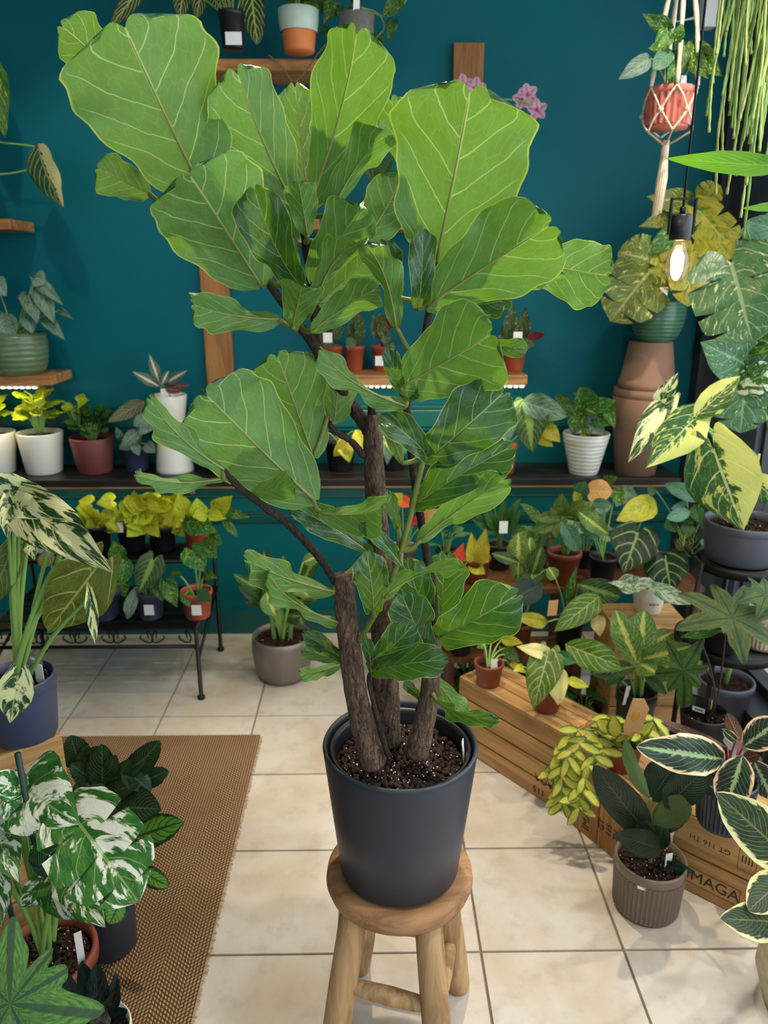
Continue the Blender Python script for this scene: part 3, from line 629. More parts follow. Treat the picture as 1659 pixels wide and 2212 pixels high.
FIG = [  # base px, base py, tip px, tip py, width px, side, base depth, tip depth, roll, bend, fold
 (432, 398, 262, 42, 345, u_, 1.12, 1.10, 8, .5, .18), (262, 175, 128, 52, 120, u_, 1.28, 1.30, -10, .5, .2),
 (562, 612, 405, 372, 262, u_, 1.10, 1.02, 0, .6, .22), (322, 418, 208, 362, 92, u_, 1.16, 1.14, 0, .5, .2),
 (648, 468, 508, 145, 178, u_, 1.20, 1.14, 24, .4, .35), (662, 400, 636, 178, 96, u_, 1.26, 1.30, 0, .4, .2),
 (675, 430, 772, 58, 182, u_, 1.19, 1.10, -22, .5, .4), (706, 425, 775, 168, 165, u_, 1.22, 1.26, 6, .4, .2),
 (716, 460, 836, 292, 96, u_, 1.17, 1.10, 25, .9, .5), (795, 512, 872, 372, 128, u_, 1.16, 1.22, -20, .4, .25),
 (645, 612, 548, 402, 112, t_, 1.10, 1.04, -18, 1.0, .35), (664, 508, 645, 392, 76, u_, 1.14, 1.10, 0, .6, .3),
 (676, 610, 782, 448, 124, u_, 1.17, 1.12, 10, .5, .3), (684, 650, 778, 532, 66, u_, 1.14, 1.06, 40, 1.1, .5),
 (690, 655, 806, 548, 128, u_, 1.19, 1.20, 0, .5, .25), (602, 690, 414, 655, 84, u_, 1.13, 1.03, 22, .7, .35),
 (632, 706, 652, 618, 98, u_, 1.12, 1.03, 0, .6, .3), (676, 714, 818, 622, 84, u_, 1.13, 1.08, 14, .6, .35),
 (856, 706, 788, 528, 70, u_, 1.12, 1.05, -30, .9, .35), (852, 640, 818, 520, 74, t_, 1.17, 1.14, 10, .8, .3),
 (944, 560, 1018, 182, 322, u_, 1.17, 1.10, -4, .4, .14), (905, 400, 842, 208, 92, u_, 1.24, 1.26, 0, .4, .2),
 (926, 660, 1196, 482, 205, u_, 1.15, 1.05, 6, .5, .2), (1148, 565, 1320, 596, 150, u_, 1.19, 1.16, -10, .6, .25),
 (1040, 650, 1222, 600, 46, u_, 1.18, 1.15, 60, .5, .3), (958, 662, 1092, 648, 72, t_, 1.20, 1.17, 20, .5, .2),
 (902, 668, 912, 495, 64, t_, 1.16, 1.12, 12, .8, .3), (866, 836, 1066, 718, 218, u_, 1.13, 1.04, -4, .5, .25),
 (872, 876, 692, 752, 54, u_, 1.13, 1.07, 40, .8, .4), (866, 842, 836, 750, 42, t_, 1.15, 1.10, 0, .9, .3),
 (1048, 742, 1140, 752, 44, t_, 1.19, 1.16, 10, .9, .4), (1030, 798, 1088, 792, 22, t_, 1.19, 1.17, 0, .5, .3),
 (922, 992, 1094, 842, 148, t_, 1.12, 1.09, 8, .5, .22), (893, 1092, 1110, 962, 112, t_, 1.13, 1.10, -14, .5, .3),
 (908, 1166, 1098, 1032, 82, u_, 1.12, 1.05, 20, .4, .3), (896, 1100, 978, 1058, 46, u_, 1.15, 1.13, 0, .5, .2),
 (914, 985, 822, 898, 66, t_, 1.12, 1.06, 12, 1.6, .5), (868, 1000, 832, 905, 40, u_, 1.10, 1.07, 0, .7, .3),
 (722, 912, 735, 800, 92, u_, 1.19, 1.21, 0, .3, .15), (676, 985, 596, 762, 172, u_, 1.16, 1.18, 0, .4, .2),
 (676, 1078, 438, 846, 240, u_, 1.12, 1.04, 4, .5, .2), (486, 1016, 322, 856, 66, u_, 1.05, .98, 34, .7, .35),
 (482, 1034, 292, 1022, 42, u_, 1.05, .97, 30, .9, .4), (546, 1066, 634, 1046, 68, u_, 1.07, 1.02, 0, .5, .3),
 (690, 1108, 824, 1094, 104, u_, 1.12, 1.03, -26, .9, .5), (792, 1190, 618, 1086, 66, t_, 1.2, 1.13, 16, .5, .3),
 (866, 1222, 774, 1128, 34, t_, 1.11, 1.07, 20, .7, .3), (718, 1278, 528, 1206, 70, u_, 1.15, 1.05, 24, .5, .3),
 (732, 1345, 582, 1236, 44, u_, 1.15, 1.06, 40, .8, .35), (806, 1316, 792, 1190, 78, t_, 1.10, 1.06, 8, .7, .25),
 (832, 1288, 1002, 1236, 32, u_, 1.11, 1.05, 50, .9, .4), (922, 1342, 876, 1205, 82, t_, 1.18, 1.16, 0, .6, .2),
 (952, 1345, 965, 1192, 104, t_, 1.22, 1.20, -8, .5, .2), (950, 1376, 1124, 1280, 128, t_, 1.16, 1.08, 8, .7, .25),
 (920, 1402, 866, 1280, 94, t_, 1.17, 1.13, 0, .5, .25), (814, 1425, 896, 1345, 78, t_, 1.11, 1.07, 10, .8, .35),
 (814, 1446, 968, 1424, 78, t_, 1.10, 1.02, -6, .8, .25), (742, 1424, 654, 1366, 40, t_, 1.22, 1.18, 0, .6, .3),
 (738, 1428, 652, 1402, 40, u_, 1.24, 1.22, 0, .5, .3), (742, 1432, 648, 1456, 34, u_, 1.22, 1.16, 25, .6, .3),
 (802, 1454, 788, 1372, 28, t_, 1.11, 1.08, 15, .5, .3), (944, 1516, 1078, 1556, 36, t_, 1.14, 1.04, 35, .6, .3),
 (938, 1468, 1004, 1556, 50, u_, 1.2, 1.16, 20, .5, .3), (908, 1508, 872, 1472, 24, t_, 1.2, 1.18, 0, .5, .3),
 (858, 1140, 834, 1058, 32, t_, 1.13, 1.10, 10, .7, .3), (640, 602, 592, 470, 66, u_, 1.2, 1.22, 0, .4, .2),
 (646, 526, 574, 396, 74, u_, 1.2, 1.24, 10, .4, .25), (862, 838, 905, 858, 36, t_, 1.17, 1.12, 0, .6, .3),
 (1062, 655, 1106, 640, 46, t_, 1.2, 1.18, 0, .8, .3), (740, 620, 812, 628, 60, u_, 1.22, 1.26, 0, .5, .3),
 (600, 560, 640, 612, 40, u_, 1.15, 1.12, 0, .6, .3)]
JOINTS = [at(*p) for p in ((575, 605, 1.14), (652, 455, 1.2), (660, 520, 1.2), (676, 620, 1.2), (684, 715, 1.2), (645, 700, 1.18), (880, 860, 1.15), (905, 780, 1.16), (933, 640, 1.17), (946, 560, 1.18),
   (482, 1015, 1.05), (520, 1055, 1.06), (707, 900, 1.19), (690, 1104, 1.13), (724, 1258, 1.165), (750, 1350, 1.16), (918, 975, 1.12), (905, 1030, 1.12), (892, 1090, 1.12), (866, 1190, 1.12), (840, 1270, 1.12), (808, 1330, 1.13), (818, 1425, 1.11), (934, 1348, 1.18), (930, 1480, 1.18), (812, 1080, 1.23))]
for i, (bx, by, tx, ty, w, sd, d0, d1, rl, bd, fo) in enumerate(FIG):
    b, t = at(bx, by, d0), at(tx, ty, d1); wm = w*mpp((b+t)/2)
    leaf(fig, 'fig', b, t, wm/max(.45, math.cos(R(rl))), sd, rl, None, i, True, bend=bd*1.25, fold=fo*1.35, wave=.065 if w < 100 else .05)
    j = min(JOINTS, key=lambda q: (q-b).length)
    if (j-b).length > .004: stalk(fig, j, b, .0042, .0036, GSTEM, -.006, 'petiole', 7)
# ---------------------------------------------------------------- the other kinds of leaf
def sp(name, kind, bend=.6, fold=.25, wave=.03, nv=14, nu=8, **k): SP[name] = dict(kind=kind, mat=leaf_mat(name, **k), bend=bend, fold=fold, wave=wave, nv=nv, nu=nu)
CREAM = srgb(238, 230, 188); PALE = srgb(214, 222, 130)
sp('alocasia', 'arrow', .9, .25, .04, 20, 12, top=srgb(30, 84, 40), top2=srgb(20, 62, 34), back=srgb(128, 132, 52), vein=srgb(222, 226, 150), nvein=5, vw=.06, midw=.05, patch=srgb(238, 238, 176), pth=.50, psc=1.5, trans=.25)
sp('alocasia_back', 'arrow', .5, .2, .03, 18, 10, top=srgb(112, 124, 46), top2=srgb(92, 108, 40), vein=srgb(214, 212, 130), nvein=4, vw=.06, midw=.05, trans=.3)
sp('alocasia_pale', 'arrow', .5, .22, .03, 20, 12, top=srgb(36, 100, 24), top2=srgb(24, 74, 22), half=srgb(214, 222, 120), vein=srgb(226, 232, 164), nvein=5, vw=.05, midw=.05, patch=srgb(196, 206, 92), pth=.58, psc=3., trans=.3)
sp('monstera_albo', 'monstera', .8, .25, .03, 20, 10, top=srgb(62, 128, 48), top2=srgb(36, 96, 40), back=srgb(120, 160, 90), vein=srgb(176, 204, 120), nvein=5, vw=.04, midw=.045, vs=.5, patch=srgb(244, 246, 228), pth=.53, psc=1.8, trans=.22)
sp('monstera_yellow', 'monstera', .6, .2, .03, 20, 10, top=srgb(118, 128, 52), top2=srgb(84, 104, 44), back=srgb(140, 140, 70), vein=srgb(204, 196, 120), nvein=5, vw=.05, midw=.05, patch=srgb(226, 206, 96), pth=.6, psc=6, trans=.3)
sp('monstera_gold', 'monstera', .6, .2, .03, 20, 10, top=srgb(208, 192, 66), top2=srgb(146, 162, 52), vein=srgb(230, 216, 130), nvein=5, vw=.05, midw=.05, patch=srgb(90, 140, 34), pth=.6, psc=4, trans=.35)
sp('monstera_blue', 'monstera', .7, .25, .03, 20, 10, top=srgb(82, 126, 92), top2=srgb(62, 106, 70), back=srgb(104, 140, 104), vein=srgb(160, 188, 150), nvein=5, vw=.05, midw=.05, patch=srgb(196, 208, 150), pth=.62, psc=6, trans=.2, rough=.3)
sp('pothos_gold', 'heart', .7, .3, .05, top=srgb(208, 206, 44), top2=srgb(168, 186, 40), back=srgb(190, 196, 60), vein=srgb(226, 224, 90), nvein=5, midw=.05, patch=srgb(70, 128, 36), pth=.62, psc=4, trans=.3)
sp('pothos_green', 'heart', .7, .3, .04, top=srgb(58, 112, 40), top2=srgb(34, 82, 34), vein=srgb(120, 160, 70), nvein=5, midw=.04, patch=srgb(190, 196, 60), pth=.60, psc=4, trans=.25)
sp('bushy_gold', 'round', .6, .2, .06, 8, 6, top=srgb(206, 204, 24), top2=srgb(120, 160, 26), vein=srgb(214, 214, 80), patch=srgb(52, 108, 30), pth=.56, psc=3, trans=.3)
sp('bushy_green', 'round', .6, .2, .06, 8, 6, top=srgb(46, 98, 32), top2=srgb(28, 70, 26), vein=srgb(96, 140, 60), patch=srgb(196, 200, 30), pth=.66, psc=3, trans=.25)
sp('silver', 'heart', .7, .3, .04, top=srgb(120, 152, 128), top2=srgb(74, 110, 88), back=srgb(96, 116, 90), vein=srgb(170, 192, 170), nvein=7, vw=.1, midw=.05, trans=.15)
sp('silver_blade', 'ovate', .6, .3, .03, top=srgb(108, 132, 112), top2=srgb(72, 98, 84), back=srgb(104, 100, 66), vein=srgb(150, 170, 140), nvein=7, midw=.05, trans=.15)
sp('zebra', 'elliptic', .8, .3, .03, top=srgb(34, 66, 30), top2=srgb(22, 50, 24), vein=srgb(208, 214, 120), nvein=8, vw=.18, vs=.9, midw=.10, trans=.2)
sp('stromanthe', 'elliptic', .5, .2, .03, top=srgb(30, 52, 34), top2=srgb(18, 36, 24), back=srgb(92, 36, 40), center=srgb(150, 170, 120), cw=.16, margin=srgb(240, 204, 166), mw=.16, vein=srgb(150, 168, 120), nvein=9, vw=.10, vs=.35, midw=.05, trans=.15)
sp('pink_stripe', 'lance', .5, .3, .03, top=srgb(66, 96, 72), top2=srgb(44, 74, 54), back=srgb(130, 40, 56), center=srgb(206, 200, 180), cw=.3, vein=srgb(206, 206, 190), nvein=8, trans=.15)
sp('begonia', 'ovate', .5, .3, .04, top=srgb(84, 104, 58), top2=srgb(60, 80, 44), back=srgb(120, 40, 44), spots=srgb(216, 216, 196), ssc=9, trans=.15)
sp('birkin', 'round', .6, .15, .02, top=srgb(28, 62, 40), top2=srgb(18, 46, 32), back=srgb(52, 84, 44), vein=srgb(112, 148, 96), nvein=12, vw=.14, vs=.45, midw=.06, trans=.12, rough=.28)
sp('camouflage', 'elliptic', .5, .2, .05, top=srgb(112, 168, 62), top2=srgb(88, 146, 54), margin=srgb(24, 60, 30), mw=.26, vein=srgb(30, 64, 34), nvein=7, vw=.14, midw=.10, vs=.9, trans=.2)
sp('crystal', 'heart', .5, .2, .03, 18, 12, top=srgb(12, 42, 16), top2=srgb(8, 30, 12), vein=srgb(140, 168, 100), nvein=4.5, vw=.11, midw=.07, vs=.85, trans=.12, rough=.5)
sp('philo_lance', 'lance', .8, .3, .05, top=srgb(98, 120, 44), top2=srgb(74, 98, 38), back=srgb(110, 160, 130), vein=srgb(150, 164, 80), nvein=8, trans=.25)
sp('philo_blue', 'elliptic', .6, .3, .03, top=srgb(84, 128, 98), top2=srgb(62, 106, 78), vein=srgb(130, 164, 128), trans=.15, rough=.3)
sp('aglaonema', 'elliptic', .6, .3, .03, top=srgb(98, 140, 66), top2=srgb(66, 112, 52), center=srgb(214, 214, 110), cw=.22, vein=srgb(200, 206, 110), nvein=9, vw=.12, vs=.4, midw=.06, patch=srgb(150, 172, 86), pth=.58, psc=9, trans=.2)
sp('aglaonema_dark', 'elliptic', .6, .3, .03, top=srgb(48, 82, 36), top2=srgb(30, 62, 28), center=srgb(120, 146, 60), cw=.25, vein=srgb(140, 160, 80), nvein=8, trans=.2)
sp('speckle', 'heart', .7, .3, .03, 16, 10, top=srgb(86, 122, 24), top2=srgb(58, 98, 24), vein=srgb(222, 214, 150), nvein=6, midw=.05, vs=.5, patch=srgb(220, 210, 130), pth=.66, psc=9, trans=.25)
sp('cream', 'ovate', .7, .3, .04, top=srgb(236, 218, 150), top2=srgb(222, 208, 130), vein=srgb(240, 230, 180), patch=srgb(150, 160, 60), pth=.72, psc=5, trans=.3)
sp('white_green', 'heart', .8, .3, .05, top=srgb(236, 238, 214), top2=srgb(216, 226, 190), patch=srgb(96, 152, 92), pth=.5, psc=3, vein=srgb(236, 240, 220), trans=.25)
sp('lemon', 'ovate', .6, .3, .04, top=srgb(212, 204, 56), top2=srgb(180, 182, 50), vein=srgb(226, 216, 110), patch=srgb(70, 110, 36), pth=.62, psc=5, trans=.3)
sp('red_spathe', 'heart', .4, .35, .03, top=srgb(226, 62, 52), top2=srgb(206, 44, 44), vein=srgb(236, 110, 90), trans=.2)
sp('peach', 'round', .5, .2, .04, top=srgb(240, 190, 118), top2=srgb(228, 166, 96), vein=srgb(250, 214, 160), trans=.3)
sp('hoya', 'elliptic', .6, .3, .02, 10, 6, top=srgb(212, 206, 80), top2=srgb(190, 190, 70), margin=srgb(74, 112, 40), mw=.34, vein=srgb(214, 212, 110), trans=.2)
sp('rubber', 'elliptic', .45, .3, .015, 16, 8, top=srgb(22, 44, 28), top2=srgb(16, 34, 24), back=srgb(92, 112, 62), vein=srgb(84, 112, 72), nvein=16, vw=.12, vs=.35, midw=.045, trans=.08, rough=.3)
sp('tineke', 'elliptic', .5, .25, .02, 16, 10, top=srgb(44, 70, 42), top2=srgb(30, 52, 34), margin=srgb(232, 222, 164), mw=.20, vein=srgb(196, 178, 110), nvein=14, vw=.1, vs=.3, midw=.05, trans=.12, rough=.35)
sp('raven', 'elliptic', .4, .35, .01, 12, 8, top=srgb(20, 40, 38), top2=srgb(14, 30, 30), vein=srgb(34, 62, 52), nvein=6, midw=.05, vs=.4, trans=.04, rough=.2)
sp('bright_lance', 'lance', .35, .3, .02, 18, 8, top=srgb(84, 150, 24), top2=srgb(70, 134, 20), vein=srgb(180, 224, 70), nvein=10, vs=.35, midw=.06, trans=.4, tcol=srgb(150, 230, 20))
sp('orchid', 'round', .4, .2, .05, 8, 6, top=srgb(232, 196, 210), top2=srgb(220, 170, 192), center=srgb(200, 110, 150), cw=.25, vein=srgb(214, 120, 160), trans=.3)
sp('calla', 'lance', .6, .35, .03, top=srgb(52, 98, 40), top2=srgb(34, 74, 34), vein=srgb(110, 146, 80), trans=.2)
JAG = leaf_mat('hairy_lobed', srgb(98, 140, 58), srgb(48, 88, 42), vein=srgb(40, 68, 46), nsc=14., nvein=1, vw=.01, midw=.10, vs=.85, trans=.15, rough=.6, hair=.5)
LOB = leaf_mat('jagged_lobed', srgb(92, 112, 52), srgb(54, 80, 44), vein=srgb(40, 62, 44), nvein=1, vw=.01, midw=.08, vs=.8, trans=.2, rough=.35)
LOBG = leaf_mat('bright_lobed', srgb(66, 110, 28), srgb(44, 84, 24), vein=srgb(40, 34, 28), nvein=1, vw=.01, midw=.08, vs=.8, trans=.3, rough=.4)
# ---------------------------------------------------------------- pot materials
def glaze(name, c1, c2, rough=.3, bands=40): 
    t = NT(name); o = t.coord(); X, Y, Z = t.sep(o); n = t.noise(o, 18, 4); w = t.M('SINE', t.M('ADD', t.M('MULTIPLY', Z, bands*20.), t.M('MULTIPLY', n, 3.)))
    return t.done(t.pbsdf(t.mix(t.M('ADD', t.M('MULTIPLY', w, .25), n), c1, c2), rough, 0, .5, t.bump(w, .3, .003)))
TERRA = plain('terracotta_plastic', srgb(178, 84, 56), .55, 0, .08, 40, .03); TERRAD = plain('brown_plastic', srgb(128, 62, 40), .55, 0, .08, 40, .03)
CLAY = plain('weathered_clay', srgb(164, 124, 102), .9, 0, .25, 9, .3); CLAYG = plain('grey_clay', srgb(136, 118, 108), .9, 0, .25, 9, .3)
NAVY = plain('navy_pot', srgb(58, 68, 96), .5, 0, .06, 40, .03); BLACKP = plain('black_plastic', srgb(26, 27, 31), .45, 0, .1, 40, .05); GREYP = plain('grey_plastic', srgb(78, 80, 90), .5, 0, .06, 40, .03)
WHITEC = plain('white_ceramic', srgb(232, 228, 216), .35, 0, .07, 14, .1); MAROON = plain('maroon_pot', srgb(112, 58, 54), .5, 0, .1, 14, .1)
MINT = plain('mint_glaze', srgb(190, 206, 190), .4); ORANGE = plain('orange_clay', srgb(214, 122, 64), .6); PINKP = plain('pink_pot', srgb(206, 116, 102), .45, 0, .1, 20, .1)
GREENG = glaze('green_glaze', srgb(44, 92, 82), srgb(96, 134, 104), .25, 22); RIBG = glaze('sage_glaze', srgb(78, 104, 74), srgb(116, 134, 100), .25, 16); WASH = glaze('whitewash', srgb(188, 190, 186), srgb(234, 232, 224), .6, 20)
GREYM = plain('brushed_grey_pot', srgb(122, 116, 108), .4, .35, .2, 26, .3); BROWNR = plain('brown_ribbed', srgb(112, 96, 82), .32, 0, .1, 14, .05)
SPECK = plain('mottled_cream', srgb(192, 176, 146), .6, 0, .5, 60, .6); STONE = plain('grey_stone_pot', srgb(110, 106, 100), .8, 0, .4, 60, .5); NAVYR = plain('dark_blue_ribbed', srgb(46, 54, 68), .3, 0, .1, 14, .05)
KRAFT = plain('kraft_card', srgb(196, 150, 98), .8, 0, .06, 60, .05); CARDB = plain('black_card', srgb(22, 24, 24), .4); GOLD = plain('gold_print', srgb(214, 170, 40), .5); INK = plain('brown_ink', srgb(52, 32, 20), .8)
IRON = plain('black_iron', srgb(18, 18, 20), .45, .4, .1, 60, .1); CRATE = wood('crate_pine', srgb(146, 102, 56), srgb(218, 172, 112), axis=0, grain=9); CRATEV = wood('crate_pine_upright', srgb(120, 78, 40), srgb(188, 136, 80), axis=2, grain=9)
CORD = plain('cotton_cord', srgb(222, 206, 180), .9, 0, .12, 200, .5); DKWOOD = wood('dark_trestle', srgb(58, 36, 22), srgb(116, 74, 44), axis=2, grain=10)
def standing(name, label, spec, mat, h0, rim='lip', cat='potted plant', **k):
    c, rt, rb, h = potpx(*spec, h0); root = thing(name, label, cat, c); pot(root, c, rt, rb, h, mat, rim, **k); return root, c+V3(0, 0, h-.02), rt
def loose(name, label, c, rt, rb, h, mat, rim='lip', cat='potted plant', **k):
    c = Vector(c); root = thing(name, label, cat, c); pot(root, c, rt, rb, h, mat, rim, **k); return root, c+V3(0, 0, h-.02)
# ---------------------------------------------------------------- plants on the top shelf
ZT = SH_TOP
r, c, _ = standing('potted_zebra_plant', 'zebra-striped plant in a black pot beside the mint and orange pot', (500, 101, 18, 56, 46), BLACKP, ZT)
L(r, 'zebra', 2.9, [(470, -30, 480, 32, 46), (440, -60, 425, 40, 40), (540, -40, 556, 98, 56, {'d': (2.9, 2.82)}), (500, -60, 462, 10, 50), (400, -50, 388, 38, 44), (480, -70, 500, 20, 44), (330, -60, 238, 58, 36, {'d': (2.95, 2.9)})], c, .003)
marker(r, c+V3(.012, -.06, -.085), .05, .035, None, 0, 0, 'price_label')
r, c, rt = standing('potted_pothos', 'young plant in an orange pot with a mint glazed top band', (644, 105, 12, 84, 66), ORANGE, ZT, 'plain')
MB().lathe([(rt*.955, .0), (rt*1.03, .03), (rt*1.05, .062), (rt*.98, .063)], c+V3(0, 0, -.041), 40).obj('glazed_band', MINT, r)
L(r, 'pothos_green', 2.92, [(640, -10, 610, -70, 50), (650, -10, 690, -60, 50), (645, -5, 640, -80, 50)], c)
r, c, rt = standing('trailing_pothos', 'pale trailing pothos in a grey stone pot at the shelf end', (770, 104, 20, 78, 70), STONE, ZT, 'plain')
L(r, 'pothos_green', 2.86, [(722, 8, 698, 48, 44, {'d': (2.84, 2.78)}), (745, 20, 752, 60, 40, {'d': (2.82, 2.76)}), (860, 0, 825, 38, 38), (848, 46, 838, 92, 26), (815, 82, 826, 152, 24), (690, 20, 680, -30, 36), (705, 60, 697, 88, 22), (760, -10, 790, -50, 50)])
for pts in ([(775, 15), (815, 28), (830, 60), (812, 85), (822, 120)], [(775, 15), (830, 35), (865, 20), (885, -20)], [(760, 15), (705, 40), (700, 70)]):
    q = spline([at(x, y, 2.86) for x, y in pts], 4); MB().tube(q, .0022, 5).obj('vine', STEM, r)
q = spline([at(x, y, 2.80) for x, y in [(755, 60), (700, 100), (640, 175), (610, 145), (580, 118)]], 4); MB().tube(q, .0022, 5).obj('vine', plain('dry_vine', srgb(120, 100, 70), .8), r)
marker(r, c+V3(0, -.05, 0), .02, .06)
# ---------------------------------------------------------------- middle shelf: orchid, dark crystal leaf plant, pink pot
r, c = loose('potted_orchid', 'pink orchid in a white pot behind the large right fig leaf', V3(at(1015, 440, 2.92).x, 2.92, SH_MID), .05, .04, .09, WHITEC, 'plain')
q = spline([c, at(1030, 330, 2.9), at(1050, 230, 2.88), at(1100, 215, 2.86), at(1150, 225, 2.84)], 5); MB().tube(q, .003, 6).obj('flower_stem', STEM, r)
def bloom(root, px, py, D, size, seed):
    r_ = random.Random(seed); c0 = at(px, py, D); a0 = r_.uniform(0, 2)
    for k in range(5):
        a = a0+2*PI*k/5; t = c0+V3(math.cos(a)*size, -.006, math.sin(a)*size); o = leaf(root, 'orchid', c0, t, size*.8, 't', 0, V3(0, -1, .1), k % 3); o.name = 'petal'
    MB().lathe([(.001, 0), (.006, .002), (.004, .008), (.001, .01)], c0+V3(0, -.006, -.004), 8).obj('flower_lip', plain('orchid_lip', srgb(196, 60, 110), .5), root)
for i, (x, y) in enumerate(((1000, 185), (1028, 192), (1140, 205), (1160, 238), (1128, 215))): bloom(r, x, y, 2.86, .036, i)
L(r, 'rubber', 2.9, [(1020, 440, 1080, 415, 30), (1005, 445, 960, 420, 30)])
r, c = loose('crystal_anthurium', 'dark velvet leaf plant with pale veins between the upper fig leaves', V3(at(560, 500, 2.9).x, 2.9, SH_MID), .05, .04, .09, BLACKP)
shelf(520, 690, SH_MID-.0005, 'narrow wooden wall shelf behind the dark velvet leaf plant')
L(r, 'crystal', 2.85, [(498, 300, 512, 372, 62), (545, 300, 545, 385, 74), (575, 330, 590, 400, 60)], c)
r, c = loose('pink_pot_plant', 'small plant in a pink pot behind the centre fig leaves', V3(at(812, 420, 2.92).x, 2.92, SH_MID), .045, .036, .085, PINKP, 'plain')
L(r, 'calla', 2.9, [(812, 400, 790, 330, 30), (815, 400, 850, 330, 30), (812, 400, 820, 310, 30)], c)
# ---------------------------------------------------------------- pale trailing leaf plant on the left shelf
r, c = loose('trailing_philodendron', 'trailing philodendron with a half cream leaf against the teal wall', V3(at(-150, 470, 2.9).x, 2.9, SH_MID), .07, .055, .12, TERRA)
L(r, 'pothos_green', 2.86, [(-20, 150, 12, 300, 60), (-50, 300, -5, 380, 60)])
leaf(r, 'silver_blade', at(82, 315, 2.84), at(138, 448, 2.78), 78*mpp(at(100, 380, 2.8)), 't', 35, mat=leaf_mat('half_cream', srgb(40, 92, 50), srgb(28, 70, 40), half=srgb(236, 226, 160), vein=srgb(226, 220, 160), trans=.3), kind='ovate', seed=1)
for pts in ([(-150, 400), (-60, 310), (20, 310), (85, 318)], [(-150, 400), (-60, 380), (20, 375), (80, 362)]):
    MB().tube(spline([at(x, y, 2.86) for x, y in pts], 5), .003, 6).obj('vine', STEM, r)
# silver plant in the green ribbed pot
r, c, rt = standing('silver_leaf_plant', 'silver heart-leaf plant in a sage green ribbed pot on the wall shelf', (18, 796, 722, 122, 96), RIBG, SH_LOW, 'bowl')
L(r, 'silver', 2.86, [(0, 690, 40, 745, 44), (-10, 610, 14, 640, 44), (62, 640, 82, 700, 44), (85, 625, 118, 700, 44), (80, 605, 140, 662, 30), (100, 690, 142, 736, 30), (15, 690, 22, 740, 44), (60, 690, 70, 722, 34), (80, 600, 100, 612, 40), (130, 670, 160, 690, 16)], c, .003)
# ---------------------------------------------------------------- begonia shelf
for i, (px, pw, lab, tg) in enumerate(((716, 54, 'spotted begonia in an orange pot at the fig branch', (708, 720)), (766, 48, 'spotted begonia in an orange pot with a reddish stem cluster', None), (828, 56, 'spotted begonia in an orange pot with a white price label', (820, 770)), (1010, 56, 'spotted begonia in an orange pot behind the right fig leaves', (1036, 725)), (1112, 60, 'spotted begonia in an orange pot at the shelf end', (1118, 718)))):
    r, c, rt = standing('spotted_begonia', lab, (px, 801, 748, pw*.86, pw*.68), TERRA, SH_LOW)
    rows = []
    r_ = random.Random(i+40)
    for k in range(7):
        bx = px+r_.uniform(-14, 14); by = 735-r_.uniform(0, 25); rows.append((bx, by, bx+r_.uniform(-16, 16), by+r_.choice((-60, -45, -52, 28)), 24, {'side': r_.choice('tttu')}))
    if px == 1112: rows = [(1100, 735, 1108, 655, 34), (1128, 735, 1136, 662, 32), (1140, 730, 1178, 722, 20, {'side': 'u'}), (1120, 740, 1155, 745, 26), (1090, 740, 1096, 690, 30)]
    L(r, 'begonia', 2.91-.05*(i % 2), rows, c, .002, plain('red_stem', srgb(130, 50, 50), .5))
    if tg: marker(r, at(tg[0], tg[1]+20, 2.82), .032, .035, None, 0, 0)
# ---------------------------------------------------------------- the long black shelf
ZL = SH_LONG
def shelf_pot(name, label, spec, mat, rim='lip', **k): return standing(name, label, spec, mat, ZL, rim, **k)
for (px, lab, spk, n, sd) in ((-24, 'golden bushy plant in a cream pot next to the white pot row', 'bushy_gold', 34, 1), (80, 'golden variegated bushy plant in a white ceramic pot on the black shelf', 'bushy_gold', 44, 2)):
    r, c, rt = shelf_pot('golden_bush', lab, (px, 1018, 940, 94, 74), WHITEC, 'plain'); rosette(r, spk, c+V3(0, 0, .02), n, .055, .045, .16, .8, sd, .0015, None, .1)
r, c, rt = shelf_pot('green_gold_bush', 'green bushy plant with yellow tips in a maroon pot', (193, 1020, 950, 92, 72), MAROON, 'plain')
rosette(r, 'bushy_green', c+V3(0, 0, .01), 40, .05, .07, .11, .8, 5, .0015); rosette(r, 'bushy_gold', c+V3(-.05, 0, .07), 14, .05, .04, .10, .8, 6, .0015)
r, c, rt = shelf_pot('grey_leaf_plant', 'plant with dusty silver leaves in a small navy pot', (290, 1020, 966, 64, 48), NAVY)
L(r, 'silver_blade', 2.86, [(310, 868, 232, 912, 36, {'side': 'u'}), (320, 900, 288, 920, 34), (285, 955, 258, 970, 26), (300, 930, 262, 965, 30), (315, 960, 336, 978, 28), (330, 905, 300, 940, 32), (290, 960, 300, 985, 22), (262, 950, 250, 920, 18)], c)
c0, rt, rb, h = potpx(368, 1012, 912, 54, 78, ZL)
o = MB().lathe([(.001, 0), (rb, 0), (rb*1.0, .01), (rb*.80, h*.92), (rb*.76, h), (.001, h)], c0, 36).obj('upturned_pot', WHITEC, None, Matrix.Translation((0, 0, 0))); tag(o, 'white upturned ceramic pot used as a stand under the striped plant', 'pot')
ctop = c0+V3(0, 0, h); r = thing('striped_plant', 'pink and green striped plant in a white cup pot', 'potted plant', ctop); k = mpp(ctop); hh = at(364, 852, ctop.y).z-ctop.z
pot(r, ctop, 37*k, 30*k, hh, WHITEC, 'plain'); c = ctop+V3(0, 0, hh-.02)
L(r, 'pink_stripe', 2.88, [(345, 835, 285, 802, 26), (346, 830, 322, 764, 24), (352, 830, 405, 800, 26), (355, 835, 410, 832, 16, {'side': 'u'}), (348, 832, 365, 800, 20), (350, 838, 390, 845, 20, {'side': 'u'})], c)
marker(r, c+V3(-.005, -.04, 0), .03, .05)
